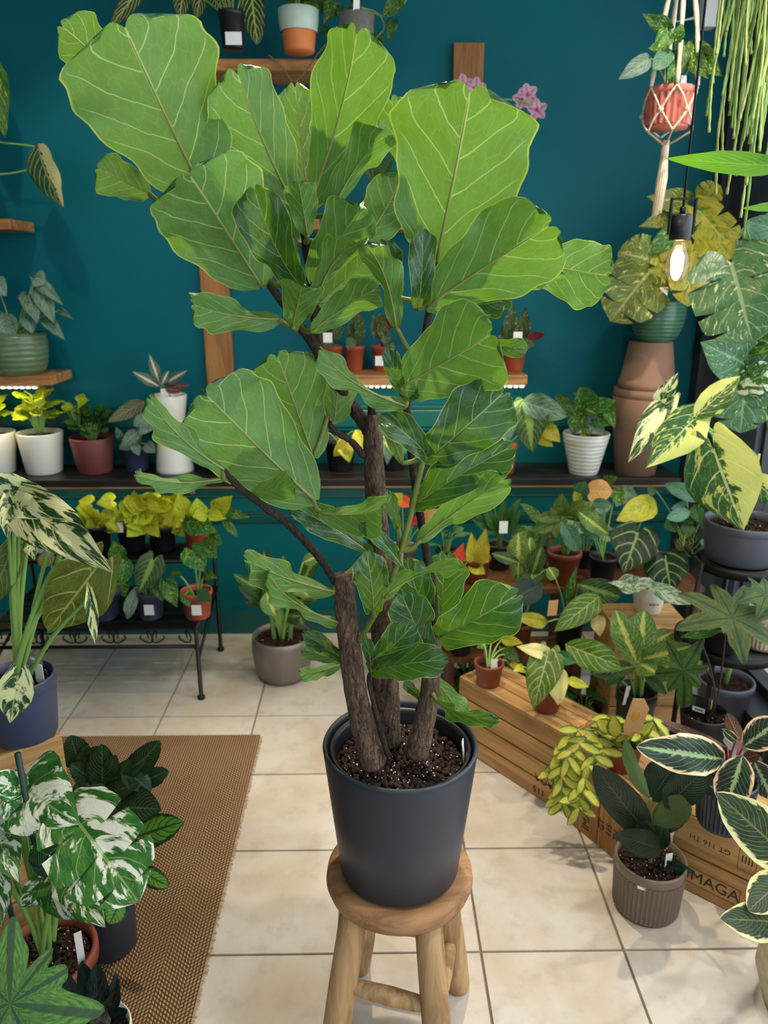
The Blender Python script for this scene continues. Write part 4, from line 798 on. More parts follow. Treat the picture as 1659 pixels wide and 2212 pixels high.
r, c, rt = shelf_pot('mossy_plant', 'fine mossy green plant in a dark pot before the wooden upright', (462, 1015, 905, 80, 66), BLACKP); 
rosette(r, 'bushy_green', c+V3(0, 0, .02), 60, .022, .075, .10, .5, 9, .001); marker(r, c+V3(0, -.02, .09), .026, .05)
r, c, rt = shelf_pot('gold_pothos', 'yellow-green pothos in a black pot behind the fig trunk', (735, 1015, 955, 66, 52), BLACKP)
L(r, 'lemon', 2.86, [(760, 950, 720, 985, 36), (770, 930, 790, 985, 34), (740, 945, 755, 1000, 36), (690, 900, 676, 950, 30), (690, 930, 682, 960, 20)], c)
r, c, rt = shelf_pot('silver_pothos', 'silver-green pothos with yellow leaves between the fig stems', (850, 1015, 955, 60, 48), BLACKP)
L(r, 'lemon', 2.86, [(838, 925, 850, 985, 30), (860, 930, 885, 975, 30)], c); L(r, 'silver', 2.85, [(865, 930, 868, 1000, 36), (840, 950, 836, 1005, 28)], c)
r, c, rt = shelf_pot('ribbed_leaf_philodendron', 'philodendron with ribbed green leaves in an orange pot on the black shelf', (1090, 1026, 965, 58, 46), TERRA)
L(r, 'silver', 2.82, [(1140, 880, 1150, 978, 88, {'sp': 'aglaonema_dark', 'kind': 'heart', 'd': (2.84, 2.76)}), (1130, 868, 1228, 900, 60, {'kind': 'ovate'}), (1165, 910, 1210, 955, 40, {'sp': 'lemon'}), (1100, 900, 1092, 960, 40), (1160, 940, 1195, 965, 26, {'sp': 'lemon'})], c)
r, c, rt = shelf_pot('variegated_pothos', 'green and yellow pothos in a whitewashed ribbed pot', (1268, 1029, 940, 100, 62), WASH, 'plain')
L(r, 'pothos_green', 2.86, [(1255, 900, 1252, 835, 40), (1270, 880, 1332, 865, 40, {'d': (2.82, 2.76)}), (1230, 870, 1215, 905, 40), (1250, 900, 1236, 940, 44), (1275, 890, 1318, 920, 50), (1262, 890, 1308, 938, 30, {'sp': 'silver_blade'}), (1255, 850, 1300, 880, 40), (1312, 880, 1328, 925, 30, {'d': (2.80, 2.75)}), (1215, 860, 1198, 895, 30), (1260, 935, 1255, 955, 14, {'sp': 'lemon'})], c)
# stack of clay pots
c0, rt, rb, h = potpx(1385, 1030, 862, 122, 86, ZL); n_ = 40
CT = [('clay_pot', 'upright weathered clay pot at the bottom of the tall pot stack', c0, rb, rt, h, False, CLAY)]
z1 = c0.z+h
b = MB().lathe([(.001, 0), (rb, 0), (rt*.93, h*.62), (rt*1.0, h*.63), (rt*1.0, h*.98), (rt*.98, h), (rt*.9, h), (.001, h-.01)], c0, n_).obj('clay_pot', CLAY, None, Matrix.Identity(4)); tag(b, 'upright clay pot at the bottom of the tall pot stack', 'pot')
z2 = at(1405, 846, c0.y-rt*.9).z
b = MB().lathe([(.001, 0), (rt*1.02, 0), (rt*1.02, z2-z1), (rt*.93, z2-z1), (.001, z2-z1)], V3(c0.x+.004, c0.y, z1), n_).obj('clay_saucer', CLAY, None, Matrix.Identity(4)); tag(b, 'clay rim ring in the middle of the tall pot stack', 'pot ring')
z3 = at(1410, 742, c0.y-.08).z; k = mpp(V3(c0.x, c0.y, z3))
b = MB().lathe([(.001, 0), (rt*.97, 0), (rt*.97, .03), (rt*.93, .031), (45*k, z3-z2), (.001, z3-z2)], V3(c0.x+.012, c0.y, z2), n_).obj('upturned_clay_pot', CLAY, None, Matrix.Identity(4)); tag(b, 'upturned terracotta clay pot at the top of the tall pot stack', 'pot')
ct = V3(c0.x+.024, c0.y-.01, z3)
r = thing('gold_monstera', 'yellow-variegated monstera in a green glazed bowl on the clay pot stack', 'potted plant', ct); hh = at(1424, 648, ct.y).z-z3
pot(r, ct, 58*k, 36*k, hh, GREENG, 'bowl'); c = ct+V3(0, 0, hh-.02)
L(r, 'monstera_yellow', 2.80, [(1412, 575, 1318, 694, 150, {'d': (2.80, 2.66)}), (1405, 560, 1335, 545, 90), (1438, 470, 1380, 490, 36, {'kind': 'heart'}), (1482, 438, 1396, 424, 54, {'kind': 'heart'}), (1450, 505, 1402, 552, 46, {'sp': 'pothos_green'})], c, .004)
L(r, 'monstera_gold', 2.78, [(1496, 530, 1486, 662, 92, {'d': (2.75, 2.62)}), (1510, 455, 1588, 545, 84), (1430, 560, 1412, 660, 50), (1520, 430, 1556, 400, 60), (1440, 520, 1470, 590, 50), (1530, 500, 1582, 560, 40)], c, .004)
marker(r, at(1432, 640, 2.72), .03, .03, None, 0, 0)
# ---------------------------------------------------------------- metal bench with two tiers of plants
BX0, BX1, BY0, BY1 = -1.375, -.64, 2.5, 2.88; ZB0, ZB1 = .285, .475
bn = thing('metal_plant_bench', 'black wrought iron two-tier plant bench with scroll rail', 'plant stand', ((BX0+BX1)/2, (BY0+BY1)/2, 0))
for x in (BX0, BX1):
    s = 1 if x > -1 else -1
    for y, top in ((BY0, ZB0), (BY1, ZB1+.08)): MB().tube([(x, y, 0), (x, y, .012), (x, y, .0121), (x, y, top)], [.014, .014, .008, .008], 8).obj('leg', IRON, bn)
    MB().tube([(x, BY0, .16), (x, BY1, ZB0)], .006, 6).obj('brace', IRON, bn); MB().tube([(x, BY0, ZB0), (x, BY1, ZB0)], .008, 6).obj('side_rail', IRON, bn); MB().tube([(x, BY1-.2, ZB1), (x, BY1, ZB1)], .008, 6).obj('side_rail', IRON, bn); MB().tube([(x, BY1-.2, ZB0), (x, BY1-.2, ZB1)], .007, 6).obj('post', IRON, bn)
for (y, z) in ((BY0, ZB0), (BY0, ZB0-.07), (BY1, ZB0), (BY1-.2, ZB1), (BY1, ZB1)): MB().tube([(BX0, y, z), (BX1, y, z)], .007, 6).obj('rail', IRON, bn)
for i in range(6): MB().box(((BX0+BX1)/2, BY0+.02+i*.066, ZB0+.004), (BX1-BX0, .052, .006)).obj('slat', IRON, bn, smooth=False)
for i in range(3): MB().box(((BX0+BX1)/2, BY1-.175+i*.066, ZB1+.004), (BX1-BX0, .052, .006)).obj('slat', IRON, bn, smooth=False)
for i in range(5):
    cx = BX0+.09+i*(BX1-BX0-.18)/4
    for s in (-1, 1): MB().tube([V3(cx+s*(.055-.032*t*math.cos(t*7)) , BY0, ZB0-.035+.032*(1-t*.6)*math.sin(t*7)) for t in [q/14 for q in range(15)]], .003, 5).obj('scroll', IRON, bn)
ZU, ZD = ZB1+.008, ZB0+.008
def bench(name, label, px, lower, w, mat, tagx=False, gap=0, h=.105):
    x = at(px, 1300 if lower else 1190, 2.62 if lower else 2.8).x; y = BY0+.09 if lower else BY1-.09
    r, c = loose(name, label, V3(x, y, ZD if lower else ZU), w, w*.8, h, mat); 
    if tagx: marker(r, V3(x+.01, y-w-.002, (ZD if lower else ZU)+.03), .035, .04, None, 0, 0, 'price_label')
    return r, c
for i, (px, n, lab) in enumerate(((215, 9, 'yellow pothos in a dark pot at the left end of the upper bench tier'.replace(' left', ' far')), (290, 12, 'yellow pothos with a white tag on the upper bench tier'), (355, 12, 'bright yellow pothos beside the tagged pothos on the upper tier'))):
    r, c = bench('yellow_pothos', lab, px, False, .055, BLACKP); r_ = random.Random(i); rows = []
    for k in range(n+10):
        bx = px+r_.uniform(-32, 32); by = 1100+r_.uniform(-25, 40); a = r_.uniform(0, 2*PI); rows.append((bx, by, bx+math.cos(a)*34, by+12+math.sin(a)*26, r_.uniform(32, 46), {'d': ((2.80, 2.76), (2.70, 2.65), (2.80, 2.76))[i], 'roll': r_.uniform(-30, 30)}))
    L(r, 'pothos_gold', 2.75, rows, c, .002)
    if i == 1: marker(r, at(258, 1150, 2.68), .03, .06, None, 0, 0)
r, c = bench('yellow_philodendron', 'yellow-leaved philodendron in an orange pot at the bench corner', 430, False, .05, TERRA)
L(r, 'pothos_gold', 2.66, [(400, 1110, 385, 1062, 46), (430, 1110, 425, 1075, 40), (470, 1100, 502, 1070, 44), (440, 1110, 415, 1115, 34), (455, 1110, 490, 1120, 30)], c); L(r, 'pothos_green', 2.66, [(410, 1125, 470, 1150, 56), (450, 1160, 480, 1175, 50), (470, 1100, 540, 1118, 26, {'kind': 'lance'}), (480, 1120, 515, 1160, 22, {'kind': 'lance'})], c)
r, c = bench('green_pothos', 'large dark pot of yellow-green pothos on the lower bench tier', 225, True, .07, NAVY); L(r, 'pothos_green', 2.64, [(250, 1215, 285, 1245, 50), (260, 1260, 270, 1290, 40), (210, 1220, 180, 1250, 50), (235, 1240, 232, 1275, 44), (255, 1200, 245, 1168, 40)], c)
r, c = bench('ribbed_pothos', 'ribbed grey-green leaf plant in a navy pot with a white label', 330, True, .052, NAVY, True)
L(r, 'silver', 2.52, [(330, 1212, 300, 1280, 64, {'sp': 'aglaonema_dark', 'kind': 'heart'}), (290, 1270, 275, 1338, 30, {'kind': 'lance'}), (345, 1265, 352, 1300, 36, {'sp': 'pothos_green'}), (360, 1260, 382, 1312, 40, {'sp': 'pothos_green'}), (270, 1220, 262, 1265, 40, {'sp': 'pothos_green'})], c)
r, c = bench('orange_pot_philodendron', 'long-stemmed philodendron in an orange pot with a white label', 430, True, .056, TERRA, True)
L(r, 'pothos_green', 2.56, [(415, 1190, 440, 1235, 60), (440, 1180, 470, 1205, 46), (375, 1235, 395, 1245, 20), (400, 1285, 410, 1312, 28), (445, 1240, 470, 1250, 24)], c, .004); marker(r, at(440, 1300, 2.52), .045, .05, plain('plant_photo_card', srgb(40, 84, 50), .4), 0, .1, 'picture_label')
r, c = bench('variegated_bench_plant', 'veined yellow-green plant behind the large variegated alocasia', 130, True, .055, TERRA)
L(r, 'zebra', 2.58, [(130, 1160, 175, 1135, 36), (100, 1150, 80, 1130, 30), (150, 1130, 120, 1110, 36), (170, 1160, 190, 1180, 34), (110, 1190, 90, 1225, 36)], c)
r, c = bench('brown_leaf_plant', 'olive leaf plant in a white pot at the far bench end', 90, False, .05, WHITEC); L(r, 'alocasia_back', 2.7, [(105, 1150, 110, 1195, 44), (80, 1150, 60, 1190, 40)], c)
# grey metal-look planter on the floor
r, c, rt = standing('aglaonema', 'aglaonema in a large brushed grey floor pot', (607, 1484, 1392, 132, 100), GREYM, 0, 'bowl', gr=60)
L(r, 'aglaonema_dark', 2.66, [(590, 1310, 570, 1190, 60), (600, 1300, 505, 1240, 34), (590, 1310, 515, 1265, 30), (600, 1320, 575, 1260, 50), (620, 1320, 660, 1240, 50), (610, 1310, 700, 1275, 40), (620, 1330, 650, 1330, 40), (600, 1300, 530, 1300, 34), (630, 1300, 690, 1190, 36), (600, 1280, 612, 1200, 44), (640, 1320, 655, 1350, 36)], c, .006)
L(r, 'aglaonema', 2.6, [(575, 1280, 595, 1330, 46), (630, 1250, 668, 1290, 36), (655, 1215, 690, 1200, 30)], c, .005)
for dx in (-.03, 0, .03): MB().tube([c+V3(dx, 0, -.01), c+V3(dx*1.3, .01, .12)], [.011, .008], 8).obj('stem', STEM, r)
# ---------------------------------------------------------------- crates
def crate(label, p0, p1, depth, h, nf, upright=False, texts=(), nt=3, z0=0):
    """slatted box; p0, p1 = places below its front corners"""
    p0, p1 = V3(p0.x, p0.y, z0), V3(p1.x, p1.y, z0); ux = (p1-p0); Lx = ux.length; rz = math.atan2(ux.y, ux.x)
    root = thing('wooden_crate', label, 'crate', p0, rz); B = WM[root.name]; tk = .011
    def slat(c, d, m, nm='slat'):
        o = MB().box((0, 0, 0), d).obj(nm, m, root, B @ Matrix.Translation(c), smooth=False, bevel=.0018); return o
    for (y, s) in ((tk/2, 1), (depth-tk/2, -1)):
        for i in range(nf):
            if upright: w = Lx/nf; slat(((i+.5)*w, y, h/2), (w-.003, tk, h), CRATEV)
            else: w = h/nf; slat((Lx/2, y+rnd.uniform(-.0006, .0006), (i+.5)*w), (Lx, tk, w-.006), CRATE)
    for i in range(nt): w = depth/nt; slat((Lx/2, (i+.5)*w, h-tk/2+.004), (Lx-.002, w-.003, tk), CRATE)
    for x in (tk/2, Lx-tk/2):
        for i in range(2): slat((x, depth/2, (i+.5)*h/2), (tk*1.2, depth-2*tk-.001, h/2-.004), CRATE, 'end_panel')
    for x in (.02, Lx-.02): slat((x, .02, h/2-.005), (.018, .016, h-.02), CRATEV, 'corner_post')
    for (body, size, cx, cz, rot) in texts:
        text_mesh(body, size, INK, 'lettering', root, B @ Matrix.Translation((cx, -.0006, cz)) @ Matrix.Rotation(PI/2, 4, 'X') @ Matrix.Rotation(R(rot), 4, 'Z'))
    return root, B, Lx
HA = .257
rA, BA, LA = crate('long pine crate by the fig planter with two small brown pots', on(992, 1463, HA), on(1222, 1590, HA), .165, HA, 4, texts=(('IMAGA', .034, .38, .07, 180), ('GT 115', .03, .37, .028, 180)))
hB = .205
rB, BB, LB = crate('upended pine crate with sideways lettering under the trailing hoya', on(1236, 1782, 0), on(1342, 1869, 0), .19, hB, 2, True, (('IMAGA', .036, .05, .075, 90), ('GT\n115\nTH', .026, .13, .075, 90)))
hC = .222
rC, BC, LC = crate('pine crate printed with upside-down lettering behind the brown ribbed pot', on(1441, 1902, 0), on(1632, 1999, 0), .20, hC, 2, texts=(('IMAGA', .042, .108, .052, 0), ('GT 116 TH', .021, .088, .165, 180), ('IIII', .030, .176, .165, 0)))
b = MB()
for (x, z, w, h) in ((.108, .029, .13, .0012), (.108, .075, .13, .0012), (.043, .052, .0012, .046), (.173, .052, .0012, .046), (.156, .165, .0012, .06), (.197, .165, .0012, .06), (.1765, .135, .041, .0012), (.1765, .195, .041, .0012)): b.box((x, -.0006, z), (w, .0006, h))
b.obj('stencil_frame', INK, rC, BC, smooth=False)
# tall box, stepped plant rack behind the crates
TBX = at(1392, 1335, 2.3).x
tb = thing('wooden_box', 'tall pale wooden box under the small white pot', 'box', (TBX, 2.31, 0))
for i in range(3):
    for (y, m_) in ((2.205, 0), (2.415, 0)): MB().box((TBX, y, .07+i*.135), (.25, .012, .13)).obj('plank', CRATE, tb, smooth=False, bevel=.002)
    for x in (TBX-.119, TBX+.119): MB().box((x, 2.31, .07+i*.135), (.012, .196, .13)).obj('plank', CRATE, tb, smooth=False, bevel=.002)
for i in range(2): MB().box((TBX, 2.26+i*.1, .41), (.25, .098, .012)).obj('plank', CRATE, tb, smooth=False, bevel=.002)
TBZ = .416; RX0, RX1 = .24, 1.20; ZS1, ZS2 = .25, .42
rk = thing('stepped_plant_rack', 'dark wooden stepped rack crowded with foliage plants', 'plant stand', ((RX0+RX1)/2, 2.6, 0))
for i in range(2): MB().box(((RX0+.74)/2, 2.37+i*.085, ZS1-.01), (.74-RX0, .08, .018)).obj('step', DKWOOD, rk, smooth=False)
for i in range(3): MB().box(((.02+RX1)/2, 2.575+i*.09, ZS2-.01), (RX1-.02, .085, .018)).obj('step', DKWOOD, rk, smooth=False)
for x in (RX0+.02, .70):
    MB().box((x, 2.35, ZS1/2), (.03, .03, ZS1-.02)).obj('leg', DKWOOD, rk, smooth=False)
for x in (.04, .72, RX1-.02):
    for y in (2.55, 2.77): MB().box((x, y, ZS2/2-.01), (.03, .03, ZS2-.02)).obj('leg', DKWOOD, rk, smooth=False)
def rack(name, label, px, step, w, mat, h=.1, y=None):
    y = y or (2.41 if step == 1 else 2.60); return loose(name, label, V3(at(px, 1250, y).x, y, ZS1 if step == 1 else ZS2), w, w*.8, h, mat)
# ---------------------------------------------------------------- plants on the rack
r, c = rack('dark_leaf_plant', 'dark green bushy plant with a white tag in a black pot on the rack', 1075, 2, .05, BLACKP, .1, 2.74)
L(r, 'calla', 2.6, [(1075, 1150, 1040, 1085, 26), (1080, 1150, 1090, 1075, 26), (1085, 1150, 1130, 1100, 26), (1080, 1150, 1030, 1130, 26), (1090, 1150, 1135, 1140, 24), (1075, 1150, 1060, 1110, 26), (1085, 1150, 1110, 1085, 22), (1080, 1155, 1010, 1110, 26), (1060, 1060, 1085, 1060, 30, {'kind': 'round'}), (1070, 1140, 1000, 1085, 24), (1090, 1130, 1125, 1075, 20)], c); marker(r, at(1087, 1152, 2.55), .03, .045, None, 0, 0)
r, c = rack('yellow_croton', 'yellow-green plant with a red flower leaf beside the fig', 1028, 2, .05, TERRAD)
L(r, 'lemon', 2.56, [(1025, 1220, 1018, 1150, 34), (1035, 1220, 1050, 1140, 34), (1015, 1215, 1048, 1240, 34), (1040, 1200, 1055, 1215, 30), (1000, 1225, 985, 1255, 30)], c); L(r, 'red_spathe', 2.54, [(980, 1225, 1002, 1172, 34)], c)
r, c = rack('red_anthurium', 'red anthurium with green leaves in a mottled pot behind the fig trunk', 870, 2, .05, STONE, .1, 2.72)
move = at(868, 1150, 2.72); 
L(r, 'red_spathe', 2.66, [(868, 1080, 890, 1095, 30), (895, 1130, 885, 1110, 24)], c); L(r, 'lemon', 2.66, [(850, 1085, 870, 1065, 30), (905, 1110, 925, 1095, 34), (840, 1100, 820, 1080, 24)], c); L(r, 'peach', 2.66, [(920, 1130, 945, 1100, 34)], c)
r, c = rack('painted_aglaonema', 'pale veined aglaonema in a brown pot on the rack', 1125, 1, .05, TERRAD)
L(r, 'aglaonema', 2.36, [(1120, 1225, 1120, 1150, 50), (1140, 1230, 1145, 1160, 40), (1115, 1240, 1112, 1210, 26), (1120, 1250, 1115, 1212, 28)], c); L(r, 'aglaonema_dark', 2.33, [(1180, 1230, 1115, 1268, 34, {'side': 'u'}), (1170, 1260, 1100, 1300, 60, {'sp': 'rubber'}), (1120, 1215, 1062, 1195, 26), (1150, 1240, 1170, 1180, 40)], c)
r, c = rack('tree_philodendron', 'olive philodendron with long arching leaves on the rack', 1215, 2, .06, TERRAD, .12)
L(r, 'philo_lance', 2.56, [(1205, 1120, 1150, 1150, 40), (1205, 1115, 1190, 1095, 40), (1210, 1110, 1215, 1065, 36), (1215, 1115, 1265, 1080, 32), (1220, 1115, 1300, 1085, 32), (1215, 1120, 1200, 1165, 40), (1215, 1115, 1150, 1120, 30), (1225, 1115, 1290, 1120, 24), (1205, 1125, 1170, 1165, 34), (1225, 1120, 1280, 1105, 26), (1200, 1130, 1185, 1180, 36)], c, .003)
L(r, 'philo_blue', 2.5, [(1215, 1130, 1252, 1190, 40), (1250, 1105, 1315, 1155, 40, {'sp': 'aglaonema'}), (1250, 1130, 1295, 1165, 24), (1280, 1085, 1320, 1090, 24)], c); MB().tube([c, at(1175, 1230, 2.5), at(1185, 1160, 2.52)], .003, 6).obj('support_stick', IRON, r)
r, c = rack('peach_leaf_plant', 'plant with one large peach-coloured round leaf', 1300, 2, .05, BLACKP)
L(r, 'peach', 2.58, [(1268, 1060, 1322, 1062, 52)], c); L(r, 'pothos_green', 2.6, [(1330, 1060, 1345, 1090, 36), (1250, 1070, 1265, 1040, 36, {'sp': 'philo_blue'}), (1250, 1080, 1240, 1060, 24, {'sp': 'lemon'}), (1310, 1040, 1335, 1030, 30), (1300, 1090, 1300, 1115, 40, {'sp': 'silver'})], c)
r, c = rack('yellow_caladium', 'bright yellow leaf with dark veins above the velvet anthurium', 1345, 2, .05, BLACKP, .1, 2.745)
L(r, 'lemon', 2.5, [(1415, 1085, 1330, 1125, 60, {'kind': 'ovate', 'd': (2.68, 2.62)})], c); L(r, 'silver', 2.74, [(1350, 1060, 1380, 1080, 30), (1345, 1070, 1330, 1095, 34)], c)
r, c = rack('blue_green_philodendron', 'blue-green glossy philodendron by the window pier', 1475, 2, .05, BLACKP, .1, 2.735)
L(r, 'philo_blue', 2.64, [(1515, 1078, 1435, 1045, 36), (1490, 1105, 1440, 1120, 30), (1485, 1085, 1450, 1100, 16)], c); L(r, 'calla', 2.66, [(1480, 1110, 1500, 1130, 34), (1500, 1090, 1510, 1130, 34), (1440, 1120, 1460, 1150, 30), (1525, 1110, 1530, 1150, 34), (1490, 1130, 1480, 1160, 34), (1410, 1050, 1405, 1075, 20)], c)
L(r, 'silver_blade', 2.6, [(1520, 1200, 1548, 1150, 50, {'sp': 'silver', 'kind': 'ovate'}), (1495, 1195, 1500, 1145, 40, {'sp': 'crystal'}), (1475, 1190, 1480, 1155, 40, {'sp': 'zebra'})], c)
r, c = loose('velvet_anthurium', 'anthurium with two dark velvet hearts and pale veins', V3(at(1418, 1300, 2.6).x, 2.60, ZS2), .05, .04, .1, BLACKP)
L(r, 'crystal', 2.34, [(1378, 1152, 1346, 1240, 104, {'d': (2.32, 2.22)}), (1438, 1208, 1450, 1282, 96, {'d': (2.28, 2.20)})], c)
c0, rt, rb, h = potpx(1408, 1330, 1272, 74, 56, TBZ)
r = thing('white_pot_philodendron', 'half-white philodendron in a small white pot on the tall box', 'potted plant', c0); pot(r, c0, rt, rb, h, WHITEC, 'plain'); c = c0+V3(0, 0, h-.02)
L(r, 'white_green', 2.2, [(1350, 1262, 1410, 1262, 46), (1395, 1262, 1500, 1306, 40, {'kind': 'lance', 'd': (2.18, 2.1)}), (1350, 1262, 1312, 1258, 16)], c)
b = MB()
for i, wv in enumerate((.006, .004, .005, .003, .005)): b.box(V3(c0.x-.014+i*.0065, c0.y-rt*.93, c0.z+h*.45), (wv, .0012, .004))
b.obj('printed_mark', INK, r, smooth=False)
r, c = rack('large_leaf_philodendron', 'philodendron with a large yellow-green leaf and a kraft tag', 1238, 1, .05, BLACKP, .11)
L(r, 'speckle', 2.24, [(1292, 1290, 1196, 1365, 62, {'kind': 'ovate', 'd': (2.24, 2.16)}), (1180, 1345, 1110, 1330, 34, {'sp': 'lemon'})], c, .004); L(r, 'silver_blade', 2.3, [(1250, 1262, 1340, 1290, 56, {'sp': 'aglaonema_dark'}), (1290, 1330, 1296, 1375, 34, {'sp': 'cream'}), (1200, 1250, 1185, 1225, 30, {'sp': 'aglaonema'}), (1225, 1300, 1245, 1225, 20, {'sp': 'pothos_green', 'kind': 'lance'})], c)
tg = at(1192, 1330, 2.18); marker(r, tg, .032, .055, KRAFT, .1, .2, 'kraft_tag')
# aglaonema in the tall black pot before the box
r, c = loose('upright_aglaonema', 'upright aglaonema with yellow midribs before the tall box', V3(at(1378, 1500, 2.06).x, 2.07, 0), .058, .05, .28, BLACKP)
L(r, 'aglaonema', 2.02, [(1375, 1430, 1330, 1318, 62, {'d': (2.02, 2.06)}), (1382, 1425, 1392, 1318, 62, {'d': (2.05, 2.12)}), (1385, 1425, 1495, 1395, 50, {'d': (1.98, 1.86)}), (1380, 1430, 1420, 1455, 50, {'d': (2.0, 1.9)}), (1390, 1400, 1452, 1365, 44, {'d': (2.1, 2.14)})], c, .006)
L(r, 'speckle', 2.0, [(1222, 1392, 1340, 1440, 66, {'kind': 'elliptic', 'd': (2.03, 1.95)}), (1370, 1440, 1275, 1455, 40, {'sp': 'aglaonema_dark'}), (1400, 1440, 1450, 1470, 40, {'sp': 'calla'}), (1390, 1450, 1440, 1500, 30, {'sp': 'calla'}), (1350, 1440, 1310, 1480, 36, {'sp': 'calla'})], c, .004)
for dx in (-.012, .012): MB().tube([c+V3(dx, 0, -.01), c+V3(dx*.5, -.01, .09)], [.010, .008], 8).obj('stem', STEM, r)
marker(r, c+V3(-.05, -.04, -.01), .014, .07)
# two small pots on the long crate
c0, rt, rb, h = potpx(1058, 1489, 1442, 62, 50, HA+.006); r = thing('small_pale_philodendron', 'pale yellow philodendron in a brown pot with a white tag on the crate', 'potted plant', c0); pot(r, c0, rt, rb, h, TERRAD); c = c0+V3(0, 0, h-.015)
L(r, 'lemon', 2.2, [(1032, 1362, 968, 1388, 22, {'sp': 'cream'}), (1064, 1375, 1060, 1352, 40, {'kind': 'round', 'sp': 'cream'}), (1090, 1400, 1125, 1432, 30, {'sp': 'pothos_green'}), (1052, 1425, 1040, 1442, 20), (1095, 1415, 1110, 1445, 20, {'sp': 'pothos_green'}), (1085, 1380, 1130, 1390, 24), (1045, 1390, 1030, 1400, 26, {'sp': 'pothos_green'}), (1100, 1430, 1140, 1455, 16)], c, .0035); marker(r, c+V3(.012, -.03, -.012), .02, .05, None, -.1, .1)
c0, rt, rb, h = potpx(1187, 1545, 1500, 64, 50, HA+.006); r = thing('speckled_philodendron', 'cream-speckled philodendron hanging over a brown pot on the crate end', 'potted plant', c0); pot(r, c0, rt, rb, h, TERRAD); c = c0+V3(0, 0, h-.015)
L(r, 'speckle', 1.98, [(1182, 1418, 1152, 1532, 80, {'d': (1.97, 1.90)}), (1188, 1412, 1115, 1396, 34, {'sp': 'cream'}), (1205, 1440, 1206, 1524, 46, {'sp': 'cream', 'd': (1.95, 1.91)}), (1225, 1468, 1272, 1484, 24, {'sp': 'lemon'}), (1200, 1412, 1245, 1432, 34, {'sp': 'calla'}), (1130, 1440, 1108, 1450, 18, {'sp': 'lemon'}), (1195, 1470, 1190, 1500, 30)], c, .0035)
# hoya on the upended crate
c0, rt, rb, h = potpx(1352, 1674, 1615, 84, 68, hB+.006); r = thing('trailing_hoya', 'yellow-green trailing hoya in a terracotta pot with a kraft tag', 'potted plant', c0); pot(r, c0, rt, rb, h, TERRAD); c = c0+V3(0, 0, h-.015)
r_ = random.Random(12); dh = c0.y
for pts, dd in (([(1345, 1605), (1280, 1595), (1230, 1625), (1212, 1690), (1216, 1740)], .06), ([(1345, 1608), (1290, 1625), (1258, 1690), (1250, 1750)], .10), ([(1348, 1605), (1300, 1580), (1240, 1580), (1205, 1630), (1195, 1670)], .02), ([(1350, 1603), (1380, 1560), (1415, 1550)], .03), ([(1350, 1600), (1320, 1560), (1310, 1545)], .0), ([(1352, 1600), (1360, 1570), (1385, 1585)], .06)):
    q = spline([at(x, y, dh-dd*min(1, i/2)) for i, (x, y) in enumerate(pts)], 6); MB().tube(q, .0016, 5).obj('vine', STEM, r)
    for i in range(3, len(q), 2):
        for s in (-1, 1):
            a = r_.uniform(.2, 1.2)*s; d = V3(math.sin(a)*.9, -.4*r_.random(), -.5+r_.uniform(-.4, .6)).normalized(); Ln = r_.uniform(.045, .068)
            leaf(r, 'hoya', q[i], q[i]+d*Ln, Ln*.48, 't', r_.uniform(-30, 30), V3(0, -.8, .6), r_.randrange(4))
L(r, 'hoya', dh-.03, [(1365, 1600, 1395, 1530, 34, {'sp': 'pothos_gold', 'kind': 'ovate'}), (1360, 1600, 1412, 1560, 34), (1330, 1590, 1325, 1545, 36), (1320, 1580, 1290, 1555, 36), (1370, 1605, 1410, 1600, 30)], c)
tg = thing('kraft_price_tag', 'kraft paper tag with a gold swirl emblem standing in the hoya', 'tag', at(1360, 1590, dh-.07)); k = mpp(WM[tg.name].translation)
Mt = WM[tg.name] @ Matrix.Rotation(R(-12), 4, 'Z') @ Matrix.Rotation(R(10), 4, 'Y')
b = MB(); pts2 = [(-.4, 0), (.35, .05), (.42, 1.9), (.1, 2.4), (-.35, 2.25)]; b.v = [V3(x*50*k, yy, z*40*k) for yy in (-.0008, .0008) for x, z in pts2]; b.quad((0, 1, 2, 3, 4)); b.quad((9, 8, 7, 6, 5))
for i in range(5): b.quad((i, i+5, (i+1) % 5+5, (i+1) % 5))
b.obj('card', KRAFT, tg, Mt, smooth=False)
b = MB()
for rr in (.011, .008, .005, .002):
    P_ = [V3(math.cos(a)*rr, -.0012, math.sin(a)*rr*1.4+52*k+.006*0) for a in [2*PI*i/20 for i in range(21)]]; b.tube(P_, .0010, 4)
b.obj('emblem', GOLD, tg, Mt); MB().tube([V3(0, 0, -30*k), V3(0, 0, 4*k)], .0015, 5).obj('stick', KRAFT, tg, Mt)
# ---------------------------------------------------------------- rubber plant in the brown ribbed pot
r, c, rt = standing('rubber_plant', 'rubber plant with dark leaves in a brown ribbed pot on the tiles', (1417, 2008, 1902, 150, 140), BROWNR, 0, flute=.0022, nf=46, gr=160)
DR = c.y
L(r, 'rubber', DR, [(1398, 1795, 1283, 1652, 84, {'d': (DR, DR-.08), 'roll': -12}), (1403, 1722, 1350, 1598, 46, {'side': 'u', 'roll': 40}), (1405, 1728, 1466, 1640, 88, {'d': (DR+.01, DR+.02)}), (1436, 1745, 1530, 1655, 74, {'d': (DR-.03, DR-.02)}), (1403, 1775, 1490, 1738, 66, {'side': 'u', 'd': (DR, DR-.10)}), (1415, 1802, 1486, 1742, 40, {'roll': 30}), (1428, 1834, 1326, 1802, 60, {'d': (DR-.01, DR-.10)}), (1425, 1862, 1497, 1882, 30, {'roll': 30, 'd': (DR-.01, DR-.05)}), (1408, 1820, 1378, 1760, 40), (1418, 1830, 1436, 1775, 46)])
